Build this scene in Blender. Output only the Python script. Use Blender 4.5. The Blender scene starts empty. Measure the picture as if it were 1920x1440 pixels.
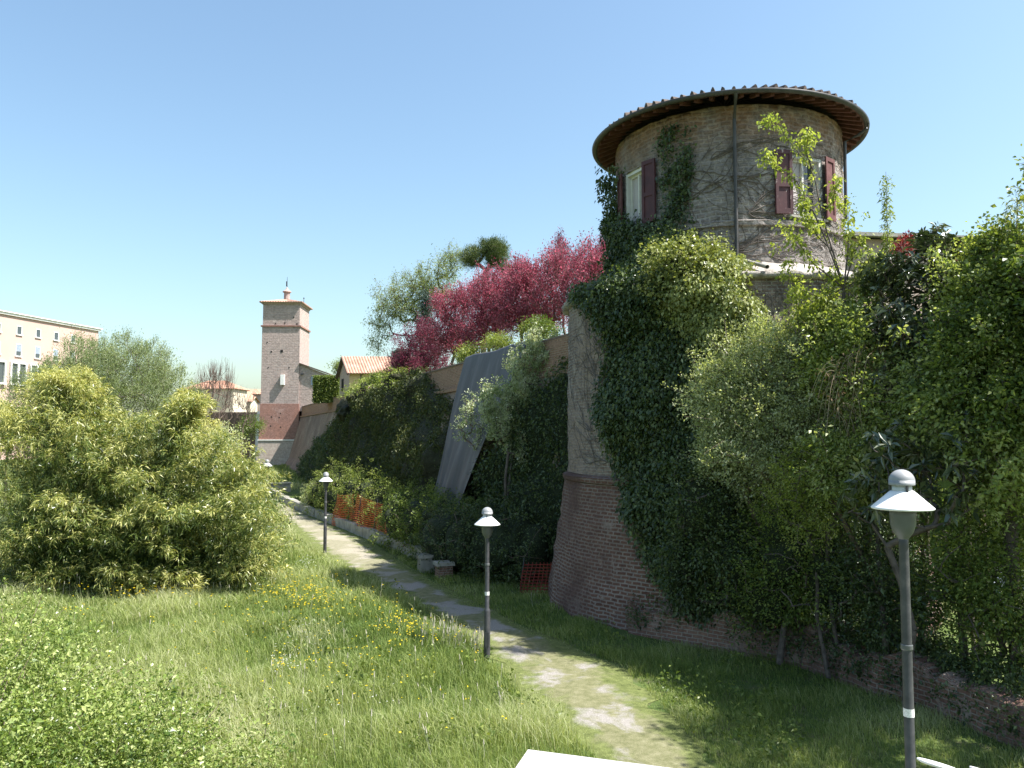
import bpy, math, random
import numpy as np
from mathutils import Vector
R = math.radians
C = bpy.context.scene.collection
SC = bpy.context.scene

# ------------------------------------------------------------------ camera
CAMZ = 5.34; F = 1480.0; PITCH = math.atan(93 / F)
cam = bpy.data.cameras.new('camera'); co = bpy.data.objects.new('camera', cam); C.objects.link(co)
cam.sensor_fit = 'HORIZONTAL'; cam.sensor_width = 36.0; cam.lens = F / 1920 * 36.0
cam.clip_start = 0.1; cam.clip_end = 6000
co.location = (0, 0, CAMZ); co.rotation_euler = (math.pi / 2 + PITCH, 0, 0)
SC.camera = co
# ------------------------------------------------------------------ light
SUN_EL, SUN_AZ = 57.0, 14.0            # azimuth: degrees from +X towards -Y
w = bpy.data.worlds.new('World'); SC.world = w; w.use_nodes = True
wt = w.node_tree; wt.nodes.clear()
sky = wt.nodes.new('ShaderNodeTexSky'); sky.sky_type = 'NISHITA'; sky.sun_disc = False
sky.sun_elevation = R(SUN_EL); sky.sun_rotation = R(90 + SUN_AZ)
sky.air_density = 1.25; sky.dust_density = 2.0; sky.ozone_density = 1.9; sky.altitude = 50
bg = wt.nodes.new('ShaderNodeBackground'); bg.inputs[1].default_value = 0.092
wo = wt.nodes.new('ShaderNodeOutputWorld')
tint = wt.nodes.new('ShaderNodeMix'); tint.data_type = 'RGBA'; tint.blend_type = 'MULTIPLY'; tint.inputs[0].default_value = 1; tint.inputs[7].default_value = (.935, 1.012, .99, 1)
wt.links.new(sky.outputs[0], tint.inputs[6]); wt.links.new(tint.outputs[2], bg.inputs[0]); wt.links.new(bg.outputs[0], wo.inputs[0])
sl = bpy.data.lights.new('sun', 'SUN'); sl.energy = 5.0; sl.angle = R(0.53); sl.color = (1, .97, .93)
so = bpy.data.objects.new('sun', sl); C.objects.link(so)
sd = Vector((math.cos(R(SUN_EL)) * math.cos(R(SUN_AZ)), -math.cos(R(SUN_EL)) * math.sin(R(SUN_AZ)), math.sin(R(SUN_EL))))
so.rotation_euler = sd.to_track_quat('Z', 'Y').to_euler(); so.location = (30, -5, 40)
SC.view_settings.view_transform = 'Standard'; SC.view_settings.look = 'None'
SC.view_settings.exposure = 1.38; SC.view_settings.gamma = 1
SC.cycles.max_bounces = 6; SC.cycles.diffuse_bounces = 3; SC.cycles.glossy_bounces = 2
SC.cycles.transmission_bounces = 4; SC.cycles.transparent_max_bounces = 4
SC.cycles.use_denoising = True

# ------------------------------------------------------------------ photo measurements to metres
cP, sP = math.cos(PITCH), math.sin(PITCH)
def ray(px, py):
    u, v = (px - 960) / F, (720 - py) / F
    return np.array([u, cP - v * sP, sP + v * cP])
def P(px, py, Y):
    d = ray(px, py); return np.array([0, 0, CAMZ]) + d * (Y / d[1])
def G(px, py, z=0.0):
    d = ray(px, py); return np.array([0, 0, CAMZ]) + d * ((z - CAMZ) / d[2])
def PXW(n, Y): return n * Y / F       # a width of n photo pixels at depth Y

# ------------------------------------------------------------------ objects
WL = {}
def put(o, label, cat, group=None, kind=None):
    if label: o['label'] = label
    if cat: o['category'] = cat
    if group: o['group'] = group
    if kind: o['kind'] = kind
    return o
def thing(name, label, cat, loc=(0, 0, 0), group=None, rz=0.0):
    o = bpy.data.objects.new(name, None); C.objects.link(o); o.empty_display_size = .3
    o.location = [float(c) for c in loc]; o.rotation_euler = (0, 0, rz)
    WL[o.name] = np.array(loc, float)
    return put(o, label, cat, group)
def obj(name, V, Q, mat, parent=None, T=None, uv=None, attr=None, smooth=False, local=False, mats=None, midx=None):
    """one mesh object. V (n,3), Q (m,4) quads, T (k,3) triangles, uv per vertex, attr per face"""
    V = np.asarray(V, np.float32).reshape(-1, 3)
    Q = np.zeros((0, 4), np.int32) if Q is None else np.asarray(Q, np.int32).reshape(-1, 4)
    T = np.zeros((0, 3), np.int32) if T is None else np.asarray(T, np.int32).reshape(-1, 3)
    base = np.zeros(3)
    if parent is not None and not local: base = WL.get(parent.name, np.zeros(3))
    me = bpy.data.meshes.new(name)
    me.vertices.add(len(V)); me.vertices.foreach_set('co', (V - base.astype(np.float32)).ravel())
    li = np.concatenate([Q.ravel(), T.ravel()]).astype(np.int32)
    me.loops.add(len(li)); me.loops.foreach_set('vertex_index', li)
    nf = len(Q) + len(T); me.polygons.add(nf)
    st = np.concatenate([np.arange(len(Q)) * 4, len(Q) * 4 + np.arange(len(T)) * 3]).astype(np.int32)
    me.polygons.foreach_set('loop_start', st)
    me.polygons.foreach_set('use_smooth', np.full(nf, smooth))
    if uv is not None:
        ul = me.uv_layers.new(name='UVMap'); ul.data.foreach_set('uv', np.asarray(uv, np.float32)[li].ravel())
    if attr is not None:
        a = me.attributes.new('rnd', 'FLOAT', 'FACE'); a.data.foreach_set('value', np.asarray(attr, np.float32))
    for m in (mats or [mat]): me.materials.append(m)
    if midx is not None: me.polygons.foreach_set('material_index', np.asarray(midx, np.int32))
    me.update(calc_edges=True); me.validate()
    o = bpy.data.objects.new(name, me); C.objects.link(o)
    if parent is not None:
        o.parent = parent; WL[o.name] = WL.get(parent.name, np.zeros(3))
    return o
class MB:
    """collects shapes for one mesh; box-projected uv in metres"""
    def __init__(s): s.V = []; s.Q = []; s.T = []; s.UV = []; s.n = 0
    def add(s, V, Q=None, T=None, uv=None):
        V = np.asarray(V, float).reshape(-1, 3)
        if uv is None:
            nV = []; nQ = []; nT = []; U = []
            for arr, out in ((Q, nQ), (T, nT)):
                if arr is None: continue
                for f in np.asarray(arr):
                    p = V[f]; n = np.cross(p[1] - p[0], p[2] - p[0]); l = np.linalg.norm(n); n = n / l if l > 1e-12 else np.array([0, 0, 1.])
                    if abs(n[2]) > .8: u = p[:, :2]
                    else:
                        t = np.array([-n[1], n[0]]); t /= max(np.linalg.norm(t), 1e-9); u = np.stack([p[:, :2] @ t, p[:, 2]], 1)
                    k = len(nV); nV.extend(p); U.extend(u); out.append(np.arange(k, k + len(f)))
            V = np.array(nV); Q = nQ or None; T = nT or None; uv = np.array(U)
        s.V.append(V); s.UV.append(np.asarray(uv))
        if Q is not None and len(Q): s.Q.append(np.asarray(Q) + s.n)
        if T is not None and len(T): s.T.append(np.asarray(T) + s.n)
        s.n += len(V); return s
    def box(s, c, d, rz=0.0, top=1.0):
        """box centred on c with size d, turned by rz; top scales its upper face"""
        x, y, z = np.asarray(d) / 2
        v = np.array([[-x, -y, -z], [x, -y, -z], [x, y, -z], [-x, y, -z], [-x * top, -y * top, z], [x * top, -y * top, z], [x * top, y * top, z], [-x * top, y * top, z]])
        cr, sr = math.cos(rz), math.sin(rz)
        v = np.stack([v[:, 0] * cr - v[:, 1] * sr, v[:, 0] * sr + v[:, 1] * cr, v[:, 2]], 1) + np.asarray(c)
        return s.add(v, [[0, 3, 2, 1], [4, 5, 6, 7], [0, 1, 5, 4], [1, 2, 6, 5], [2, 3, 7, 6], [3, 0, 4, 7]])
    def hexa(s, b, t):
        """prism between the bottom ring b and the top ring t (four points each)"""
        v = np.concatenate([np.asarray(b, float), np.asarray(t, float)])
        return s.add(v, [[0, 3, 2, 1], [4, 5, 6, 7], [0, 1, 5, 4], [1, 2, 6, 5], [2, 3, 7, 6], [3, 0, 4, 7]])
    def tube(s, pts, r, n=8, cap=True):
        pts = np.asarray(pts, float); r = np.broadcast_to(np.asarray(r, float), (len(pts),))
        V, Q = tubes([pts], [r], n); return s.add(V, Q, uv=np.zeros((len(V), 2)))
    def lathe(s, prof, c=(0, 0, 0), n=32):
        V, Q, U = revolve(prof, n, c); return s.add(V, Q, uv=U)
    def build(s, name, mat, parent=None, **k):
        return obj(name, np.concatenate(s.V), np.concatenate(s.Q) if s.Q else None, mat, parent,
                   T=np.concatenate(s.T) if s.T else None, uv=np.concatenate(s.UV), **k)
def revolve(prof, n=32, c=(0, 0, 0), th0=0.0, th1=2 * math.pi):
    prof = np.asarray(prof, float); th = np.linspace(th0, th1, n + 1)
    V = np.stack([np.outer(prof[:, 0], np.cos(th)), np.outer(prof[:, 0], np.sin(th)), np.repeat(prof[:, 1:2], n + 1, 1)], -1)
    L = np.concatenate([[0], np.cumsum(np.linalg.norm(np.diff(prof, axis=0), axis=1))])
    U = np.stack([np.repeat((th * prof[:, 0].max())[None], len(prof), 0), np.repeat(L[:, None], n + 1, 1)], -1)
    Q = gridq(len(prof), n + 1)[:, ::-1]
    return V.reshape(-1, 3) + np.asarray(c), Q, U.reshape(-1, 2)
def gridq(nu, nv):
    i = np.arange(nu * nv).reshape(nu, nv)
    return np.stack([i[:-1, :-1].ravel(), i[1:, :-1].ravel(), i[1:, 1:].ravel(), i[:-1, 1:].ravel()], 1)
def tubes(paths, radii, n=5):
    Vs = []; Qs = []; k = 0
    a = np.linspace(0, 2 * math.pi, n, endpoint=False)
    for p, r in zip(paths, radii):
        p = np.asarray(p, float); t = np.gradient(p, axis=0); t /= np.linalg.norm(t, axis=1, keepdims=True) + 1e-9
        ref = np.where(np.abs(t[:, 2:3]) > .9, np.array([[1., 0, 0]]), np.array([[0, 0, 1.]]))
        s1 = np.cross(t, ref); s1 /= np.linalg.norm(s1, axis=1, keepdims=True) + 1e-9; s2 = np.cross(t, s1)
        ring = p[:, None] + np.asarray(r)[:, None, None] * (np.cos(a)[None, :, None] * s1[:, None] + np.sin(a)[None, :, None] * s2[:, None])
        m = len(p); i = np.arange(m * n).reshape(m, n); j = np.roll(i, -1, 1)
        Vs.append(ring.reshape(-1, 3)); Qs.append(np.stack([i[:-1].ravel(), j[:-1].ravel(), j[1:].ravel(), i[1:].ravel()], 1) + k); k += m * n
    return np.concatenate(Vs), np.concatenate(Qs)
def segs(A, B, ra, rb, n=5):
    """many short tapered tubes at once"""
    t = B - A; t = t / (np.linalg.norm(t, axis=1, keepdims=True) + 1e-9)
    ref = np.where(np.abs(t[:, 2:3]) > .9, np.array([[1., 0, 0]]), np.array([[0, 0, 1.]]))
    s1 = np.cross(t, ref); s1 /= np.linalg.norm(s1, axis=1, keepdims=True) + 1e-9; s2 = np.cross(t, s1)
    a = np.linspace(0, 2 * math.pi, n, endpoint=False)
    off = np.cos(a)[None, :, None] * s1[:, None] + np.sin(a)[None, :, None] * s2[:, None]
    V = np.stack([A[:, None] + ra[:, None, None] * off, B[:, None] + rb[:, None, None] * off], 1)
    m = len(A); i = np.arange(m * 2 * n).reshape(m, 2, n); j = np.roll(i, -1, 2)
    return V.reshape(-1, 3), np.stack([i[:, 0].ravel(), j[:, 0].ravel(), j[:, 1].ravel(), i[:, 1].ravel()], 1)

# ------------------------------------------------------------------ materials
def nn(nt, t, **kw):
    n = nt.nodes.new('ShaderNode' + t)
    for k, v in kw.items():
        if k.startswith('_'): setattr(n, k[1:], v)
        else: n.inputs[k if not k.startswith('i') or not k[1:].isdigit() else int(k[1:])].default_value = v
    return n
def rgba(c): return (c[0], c[1], c[2], 1)
def newmat(name):
    m = bpy.data.materials.new(name); m.use_nodes = True; nt = m.node_tree; nt.nodes.clear()
    out = nt.nodes.new('ShaderNodeOutputMaterial'); b = nt.nodes.new('ShaderNodeBsdfPrincipled')
    nt.links.new(b.outputs[0], out.inputs[0]); return m, nt, b, out
def ramp(nt, fac, stops):
    r = nt.nodes.new('ShaderNodeValToRGB'); e = r.color_ramp.elements
    while len(e) < len(stops): e.new(.5)
    for i, (p, c) in enumerate(stops): e[i].position = p; e[i].color = rgba(c)
    nt.links.new(fac, r.inputs[0]); return r.outputs[0]
def mix(nt, f, a, b, mode='MIX'):
    m = nt.nodes.new('ShaderNodeMix'); m.data_type = 'RGBA'; m.blend_type = mode
    for i, v in ((0, f), (6, a), (7, b)):
        if hasattr(v, 'links') or hasattr(v, 'is_linked'): nt.links.new(v, m.inputs[i])
        else: m.inputs[i].default_value = v if i == 0 else rgba(v)
    return m.outputs[2]
def noise(nt, vec, scale, detail=4, rough=.6, dist=0.0):
    n = nn(nt, 'TexNoise', Scale=scale, Detail=detail, Roughness=rough, Distortion=dist)
    if vec is not None: nt.links.new(vec, n.inputs[0])
    return n.outputs[0]
def bump(nt, b, h, strength, dist):
    n = nn(nt, 'Bump', Strength=strength, Distance=dist); nt.links.new(h, n.inputs['Height']); nt.links.new(n.outputs[0], b.inputs['Normal'])
def wpos(nt): return nt.nodes.new('ShaderNodeNewGeometry').outputs['Position']
def leaf_mat(name, stops, transl=.35, rough=.45, spec=.3, tcol=None):
    m, nt, b, out = newmat(name)
    a = nn(nt, 'Attribute', _attribute_name='rnd')
    c = ramp(nt, a.outputs['Fac'], stops)
    nt.links.new(c, b.inputs['Base Color']); b.inputs['Roughness'].default_value = rough; b.inputs['Specular IOR Level'].default_value = spec
    t = nt.nodes.new('ShaderNodeBsdfTranslucent')
    tc = mix(nt, 1.0, c, tcol or (1.25, 1.25, .55), 'MULTIPLY'); nt.links.new(tc, t.inputs[0])
    mx = nt.nodes.new('ShaderNodeMixShader'); mx.inputs[0].default_value = transl
    nt.links.new(b.outputs[0], mx.inputs[1]); nt.links.new(t.outputs[0], mx.inputs[2]); nt.links.new(mx.outputs[0], out.inputs[0])
    return m
def noise_mat(name, stops, scale=3.0, rough=.85, bmp=.3, bdist=.02, spec=.3, detail=6, bscale=None, metal=0.0, stretch=None):
    m, nt, b, out = newmat(name)
    p = wpos(nt)
    if stretch:
        mp = nn(nt, 'Mapping'); mp.inputs['Scale'].default_value = stretch; nt.links.new(p, mp.inputs[0]); p = mp.outputs[0]
    n = noise(nt, p, scale, detail)
    nt.links.new(ramp(nt, n, stops), b.inputs['Base Color'])
    b.inputs['Roughness'].default_value = rough; b.inputs['Specular IOR Level'].default_value = spec; b.inputs['Metallic'].default_value = metal
    if bmp: bump(nt, b, noise(nt, p, bscale or scale * 4, 5), bmp, bdist)
    return m
def brick_mat(name, b1, b2, mortar, patch=(.4, .36, .3), amt=.4, patch_scale=.6, row=.085, length=.28, msize=.014, stain=None, bstr=.7, soft=.06, warp=.035, stain_z=None, fine=1.0, bd=.035, con=1.0):
    m, nt, b, out = newmat(name)
    uv = nn(nt, 'UVMap').outputs[0]; p = wpos(nt)
    wn = nn(nt, 'TexNoise', Scale=1.7, Detail=3.0); nt.links.new(p, wn.inputs[0])
    ws = nn(nt, 'VectorMath', _operation='SCALE'); ws.inputs['Scale'].default_value = warp
    nt.links.new(wn.outputs['Color'], ws.inputs[0])
    va = nn(nt, 'VectorMath', _operation='ADD'); nt.links.new(uv, va.inputs[0]); nt.links.new(ws.outputs[0], va.inputs[1])
    br = nn(nt, 'TexBrick', Scale=1.0, Color1=rgba(b1), Color2=rgba(b2), Mortar=rgba(mortar)); br.inputs['Brick Width'].default_value = length
    br.inputs['Row Height'].default_value = row; br.inputs['Mortar Size'].default_value = msize; br.inputs['Mortar Smooth'].default_value = .3; br.inputs['Bias'].default_value = -.1
    nt.links.new(va.outputs[0], br.inputs[0])
    pn = noise(nt, p, patch_scale, 7, .68, .4)
    thr = .5 + (.5 - amt) * .34; pf = ramp(nt, pn, [(thr - soft * .5, (0, 0, 0)), (thr + soft * .5 + .01, (1, 1, 1))])
    col = mix(nt, pf, br.outputs[0], patch)
    if stain:
        sn = noise(nt, p, .35, 5, .6); sf = ramp(nt, sn, [(.42, (0, 0, 0)), (.66, (1, 1, 1))])
        col = mix(nt, sf, col, stain)
    if stain_z:                                    # exposed redder masonry above a height
        z0, z1, cz = stain_z
        sx = nn(nt, 'SeparateXYZ'); nt.links.new(p, sx.inputs[0])
        ad = nn(nt, 'MapRange'); ad.inputs[1].default_value = z0; ad.inputs[2].default_value = z1; nt.links.new(sx.outputs[2], ad.inputs[0])
        am = nn(nt, 'Math', _operation='MULTIPLY'); nt.links.new(ad.outputs[0], am.inputs[0])
        nf = ramp(nt, noise(nt, p, 1.1, 6), [(.25, (0, 0, 0)), (.55, (1, 1, 1))]); nt.links.new(nf, am.inputs[1])
        col = mix(nt, am.outputs[0], col, mix(nt, .7, br.outputs[0], cz))
    fn = ramp(nt, noise(nt, p, 9 * fine, 6, .7), [(.25, (.5 / con, .5 / con, .52 / con)), (.75, (1.35 * con, 1.3 * con, 1.25 * con))])
    col = mix(nt, .8, col, fn, 'MULTIPLY')
    nt.links.new(col, b.inputs['Base Color']); b.inputs['Roughness'].default_value = .92; b.inputs['Specular IOR Level'].default_value = .15
    hh = nn(nt, 'Math', _operation='MULTIPLY'); nt.links.new(br.outputs['Fac'], hh.inputs[0]); hh.inputs[1].default_value = -.6
    h2 = nn(nt, 'Math', _operation='ADD'); nt.links.new(hh.outputs[0], h2.inputs[0]); nt.links.new(noise(nt, p, 7, 6, .7), h2.inputs[1])
    bump(nt, b, h2.outputs[0], bstr, bd)
    return m
M = {}
M['turret'] = brick_mat('weathered turret masonry', (.165, .125, .105), (.245, .208, .185), (.325, .30, .28), (.30, .28, .26), .5, 1.5, row=.14, length=.31, msize=.04, stain=(.235, .215, .20), stain_z=(13.3, 14.4, (.27, .15, .08)), bstr=1.0, soft=.26, warp=.24, fine=.45, bd=.09, con=1.3)
M['drum'] = brick_mat('pale rendered brick', (.18, .125, .105), (.25, .195, .17), (.31, .285, .26), (.30, .272, .248), .38, 1.3, row=.1, msize=.022, bd=.06, con=1.15, fine=.6, stain=(.29, .23, .195), bstr=.9, soft=.1)
M['scarp'] = brick_mat('old red brick', (.15, .075, .058), (.21, .115, .085), (.29, .24, .21), (.34, .27, .23), .16, 1.6, row=.105, msize=.024, stain=(.13, .08, .068), bstr=1.0)
M['curtain'] = brick_mat('grey brown brick', (.20, .14, .11), (.26, .19, .155), (.30, .26, .22), (.31, .26, .21), .3, .5, row=.1, stain=(.18, .14, .12))
M['orange_brick'] = brick_mat('orange brick', (.25, .14, .095), (.31, .19, .13), (.34, .27, .2), (.33, .21, .15), .4, .8)
M['tower_pale'] = brick_mat('pale tower masonry', (.36, .275, .245), (.44, .36, .33), (.45, .40, .37), (.41, .325, .295), .45, .5, row=.22, length=.5, msize=.03, bstr=1.2, soft=.15, fine=.35, stain=(.44, .355, .325))
M['tower_red'] = brick_mat('red tower brick', (.25, .135, .11), (.31, .18, .15), (.33, .235, .2), (.36, .245, .21), .2, .4, row=.15, length=.4, stain=(.33, .18, .14), fine=.5)
M['tower_base'] = brick_mat('grey tower base', (.36, .31, .27), (.42, .37, .32), (.42, .38, .34), (.36, .30, .26), .3, .5, row=.3, length=.6, fine=.5)
M['low_wall'] = brick_mat('crumbling brick', (.22, .12, .09), (.29, .175, .13), (.34, .29, .24), (.38, .30, .25), .3, 1.1, row=.09, stain=(.17, .11, .09), bstr=1.0)
M['stone'] = noise_mat('grey kerb stone', [(.3, (.20, .19, .16)), (.7, (.38, .36, .31))], 2.5, bmp=.5)
M['mortar_cap'] = noise_mat('sunlit mortar', [(.3, (.20, .17, .145)), (.48, (.32, .285, .25)), (.7, (.44, .40, .36))], 2.6, bmp=.9, bdist=.06)
M['concrete'] = noise_mat('white concrete', [(.28, (.20, .195, .175)), (.45, (.36, .35, .33)), (.7, (.46, .45, .43))], 2.6, bmp=.35, bscale=30)
M['tile'] = noise_mat('terracotta tile', [(.25, (.22, .105, .07)), (.5, (.40, .21, .14)), (.75, (.50, .36, .27))], 2.2, bmp=.4, bscale=12)
M['tile_pale'] = noise_mat('sun bleached tile', [(.25, (.26, .145, .10)), (.5, (.38, .225, .165)), (.75, (.48, .34, .265))], 1.4, bmp=.4, bscale=8)
M['tile_dark'] = noise_mat('lichened roof tile', [(.3, (.05, .042, .035)), (.7, (.14, .10, .08))], 3.5, bmp=.4)
M['rafter'] = noise_mat('dark red timber', [(.3, (.075, .03, .024)), (.7, (.16, .065, .05))], 5, bmp=.4)
M['soffit'] = noise_mat('soffit boards', [(.3, (.10, .052, .04)), (.7, (.20, .11, .085))], 5, bmp=.4)
M['gutter'] = noise_mat('dark copper gutter', [(.3, (.035, .035, .034)), (.7, (.075, .07, .068))], 4, rough=.5, bmp=.1, spec=.4)
M['bark'] = noise_mat('grey bark', [(.3, (.06, .048, .04)), (.7, (.16, .13, .11))], 9, bmp=.8, bdist=.01)
M['twig'] = noise_mat('brown twig', [(.3, (.09, .06, .045)), (.7, (.20, .15, .12))], 6, bmp=.2)
M['vine'] = noise_mat('bare vine', [(.3, (.075, .062, .054)), (.7, (.17, .145, .125))], 8, bmp=0)
M['frame'] = noise_mat('cream window paint', [(.3, (.58, .56, .50)), (.7, (.70, .68, .62))], 4, rough=.5, bmp=.1)
M['white_metal'] = noise_mat('white enamel', [(.28, (.52, .51, .48)), (.42, (.70, .70, .69)), (.7, (.80, .80, .80))], 5, rough=.42, bmp=.03, spec=.5)
M['grey_metal'] = noise_mat('grey metal', [(.3, (.20, .205, .21)), (.7, (.27, .275, .28))], 5, rough=.45, bmp=.03, spec=.5)
M['bowl'] = noise_mat('dark grey enamel', [(.3, (.075, .08, .08)), (.7, (.11, .115, .115))], 5, rough=.4, bmp=.03, spec=.5)
M['pole'] = noise_mat('dark pole paint', [(.3, (.026, .027, .03)), (.55, (.05, .05, .054)), (.75, (.085, .08, .078))], 7, rough=.4, bmp=.05, spec=.5)
M['lamp_glass'] = noise_mat('frosted glass', [(.3, (.42, .43, .42)), (.7, (.52, .53, .52))], 5, rough=.2, bmp=0, spec=.6)
M['sticker'] = noise_mat('paper sticker', [(.45, (.6, .58, .56)), (.55, (.75, .74, .72))], 60, rough=.6, bmp=0)
M['orange_net'] = noise_mat('orange plastic net', [(.3, (.62, .10, .03)), (.7, (.75, .17, .05))], 3, rough=.5, bmp=0)
M['shaded_net'] = noise_mat('shade darkened red plastic net', [(.3, (.13, .014, .01)), (.7, (.2, .026, .017))], 3, rough=.5, bmp=0)  # the net's deep shade is put into this darker red
M['pink'] = noise_mat('pink render', [(.3, (.44, .30, .255)), (.7, (.49, .345, .295))], .15, bmp=.05)
M['pale_wall'] = noise_mat('pale render', [(.3, (.60, .52, .38)), (.7, (.68, .60, .46))], .3, bmp=.05)
M['yellow_wall'] = noise_mat('yellow render', [(.3, (.55, .40, .20)), (.7, (.64, .49, .27))], .6, bmp=.1)
M['brown_wall'] = noise_mat('brown render', [(.3, (.36, .27, .22)), (.7, (.45, .35, .29))], .8, bmp=.2)
M['white_stone'] = noise_mat('white cornice', [(.3, (.68, .66, .62)), (.7, (.78, .76, .72))], .5, bmp=.1)
M['blue_paint'] = noise_mat('blue grey paint', [(.3, (.20, .24, .30)), (.7, (.28, .32, .38))], 2, bmp=.1)
M['dark_wood'] = noise_mat('dark timber', [(.3, (.07, .05, .04)), (.7, (.14, .10, .08))], 4, bmp=.3)
M['iron'] = noise_mat('dark iron', [(.3, (.03, .03, .032)), (.7, (.06, .06, .06))], 4, rough=.5, bmp=.1)
M['hole'] = noise_mat('dark opening', [(.3, (.015, .014, .013)), (.7, (.03, .028, .026))], 4, bmp=0)
M['tarp'] = noise_mat('grey tarpaulin', [(.25, (.05, .05, .053)), (.55, (.08, .079, .083)), (.8, (.15, .147, .147))], 1.0, rough=.6, bmp=.25, bscale=6, stretch=(2.2, 2.2, .22))
def glass_mat():
    m, nt, b, out = newmat('window glass')
    b.inputs['Base Color'].default_value = (.05, .06, .065, 1); b.inputs['Roughness'].default_value = .06; b.inputs['Specular IOR Level'].default_value = .9
    return m
M['glass'] = glass_mat()
M['curtain_cloth'] = noise_mat('net curtain', [(.35, (.40, .36, .36)), (.65, (.52, .48, .47))], 3, bmp=.1, stretch=(9, 9, .3))
def shutter_mat(name, amt):
    m, nt, b, out = newmat(name)
    p = wpos(nt); mp = nn(nt, 'Mapping'); mp.inputs['Scale'].default_value = (5, 5, 1.3); nt.links.new(p, mp.inputs[0])
    n1 = noise(nt, mp.outputs[0], 2.2, 6, .7)
    base = ramp(nt, noise(nt, p, 5, 4), [(.3, (.05, .012, .014)), (.7, (.085, .022, .024))])
    col = mix(nt, ramp(nt, n1, [(amt, (0, 0, 0)), (amt + .03, (1, 1, 1))]), base, (.42, .33, .31))
    nt.links.new(col, b.inputs['Base Color']); b.inputs['Roughness'].default_value = .6
    bump(nt, b, n1, .2, .01); return m
M['shutter'] = shutter_mat('oxblood shutter paint', .76)
M['shutter_worn'] = shutter_mat('flaking oxblood paint', .62)
M['shutter_faded'] = noise_mat('sun faded shutter', [(.3, (.085, .03, .03)), (.7, (.15, .07, .066))], 5, bmp=.2)
# ------------------------------------------------------------------ ground, path, terrace
def sm(t): t = np.clip(t, 0, 1); return t * t * (3 - 2 * t)
_pl = np.array([G(*q)[:2] for q in [(496, 941), (598, 1039), (680, 1078), (820, 1150), (905, 1216), (985, 1300), (1090, 1385), (1150, 1440)]])
_pr = np.array([G(*q)[:2] for q in [(532, 938), (600, 972), (690, 1012), (745, 1050), (800, 1085), (862, 1118), (985, 1178), (1160, 1250), (1240, 1330), (1340, 1440)]])
def path_l(y): return np.interp(y, _pl[::-1, 1], _pl[::-1, 0])
def path_r(y): return np.interp(y, _pr[::-1, 1], _pr[::-1, 0])
LW = np.array([G(*q)[:2] for q in [(1180, 1188), (1330, 1212), (1500, 1248), (1700, 1322), (1920, 1412)]])   # foot of the low brick wall
LW = np.vstack([LW, LW[-1] + (LW[-1] - LW[-2]) * 1.5])
def wave(P_, f, seed):
    """smooth pseudo random field in about -1..1"""
    r = np.random.default_rng(seed); out = 0
    for k in range(6):
        d = r.normal(size=P_.shape[-1]); d /= np.linalg.norm(d)
        out = out + np.sin(P_ @ d * f * (1 + .35 * k) + r.uniform(0, 6.28)) / 6 ** .5
    return out
def gz(x, y):
    x = np.asarray(x, float); y = np.asarray(y, float)
    d = path_l(y) - x
    z = .30 * sm(d / 2.5) * sm((75 - y) / 15)
    z = z + .027 * np.clip(y - 60, 0, 45) + .006 * np.clip(y - 105, 0, 200)
    z = z + .05 * wave(np.stack([x, y], -1), .55, 3) * sm(np.maximum(d, x - path_r(y)) / 1.0) * sm((90 - y) / 30)
    return z
gxs = np.concatenate([np.linspace(-900, -60, 16), np.linspace(-50, -17, 12), np.linspace(-16, 16, 81), np.linspace(18, 60, 12), np.linspace(80, 900, 12)])
gys = np.concatenate([np.linspace(-60, 0, 8), np.linspace(3, 60, 120), np.linspace(63, 130, 24), np.linspace(150, 2500, 16)])
gx, gy = np.meshgrid(gxs, gys, indexing='ij')
def ground_mat():
    m, nt, b, out = newmat('meadow soil')
    p = wpos(nt)
    a = ramp(nt, noise(nt, p, .5, 6), [(.3, (.055, .085, .022)), (.55, (.085, .12, .035)), (.75, (.13, .14, .05))])
    c = mix(nt, ramp(nt, noise(nt, p, 2.2, 5), [(.5, (0, 0, 0)), (.7, (1, 1, 1))]), a, (.11, .10, .06))
    nt.links.new(c, b.inputs['Base Color']); b.inputs['Roughness'].default_value = .95; b.inputs['Specular IOR Level'].default_value = .1
    bump(nt, b, noise(nt, p, 9, 6), .8, .05); return m
put(obj('ground', np.stack([gx, gy, gz(gx, gy)], -1), gridq(*gx.shape), ground_mat(), uv=None, smooth=True), 'grassy ground of the moat meadow', 'ground', kind='structure')
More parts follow.
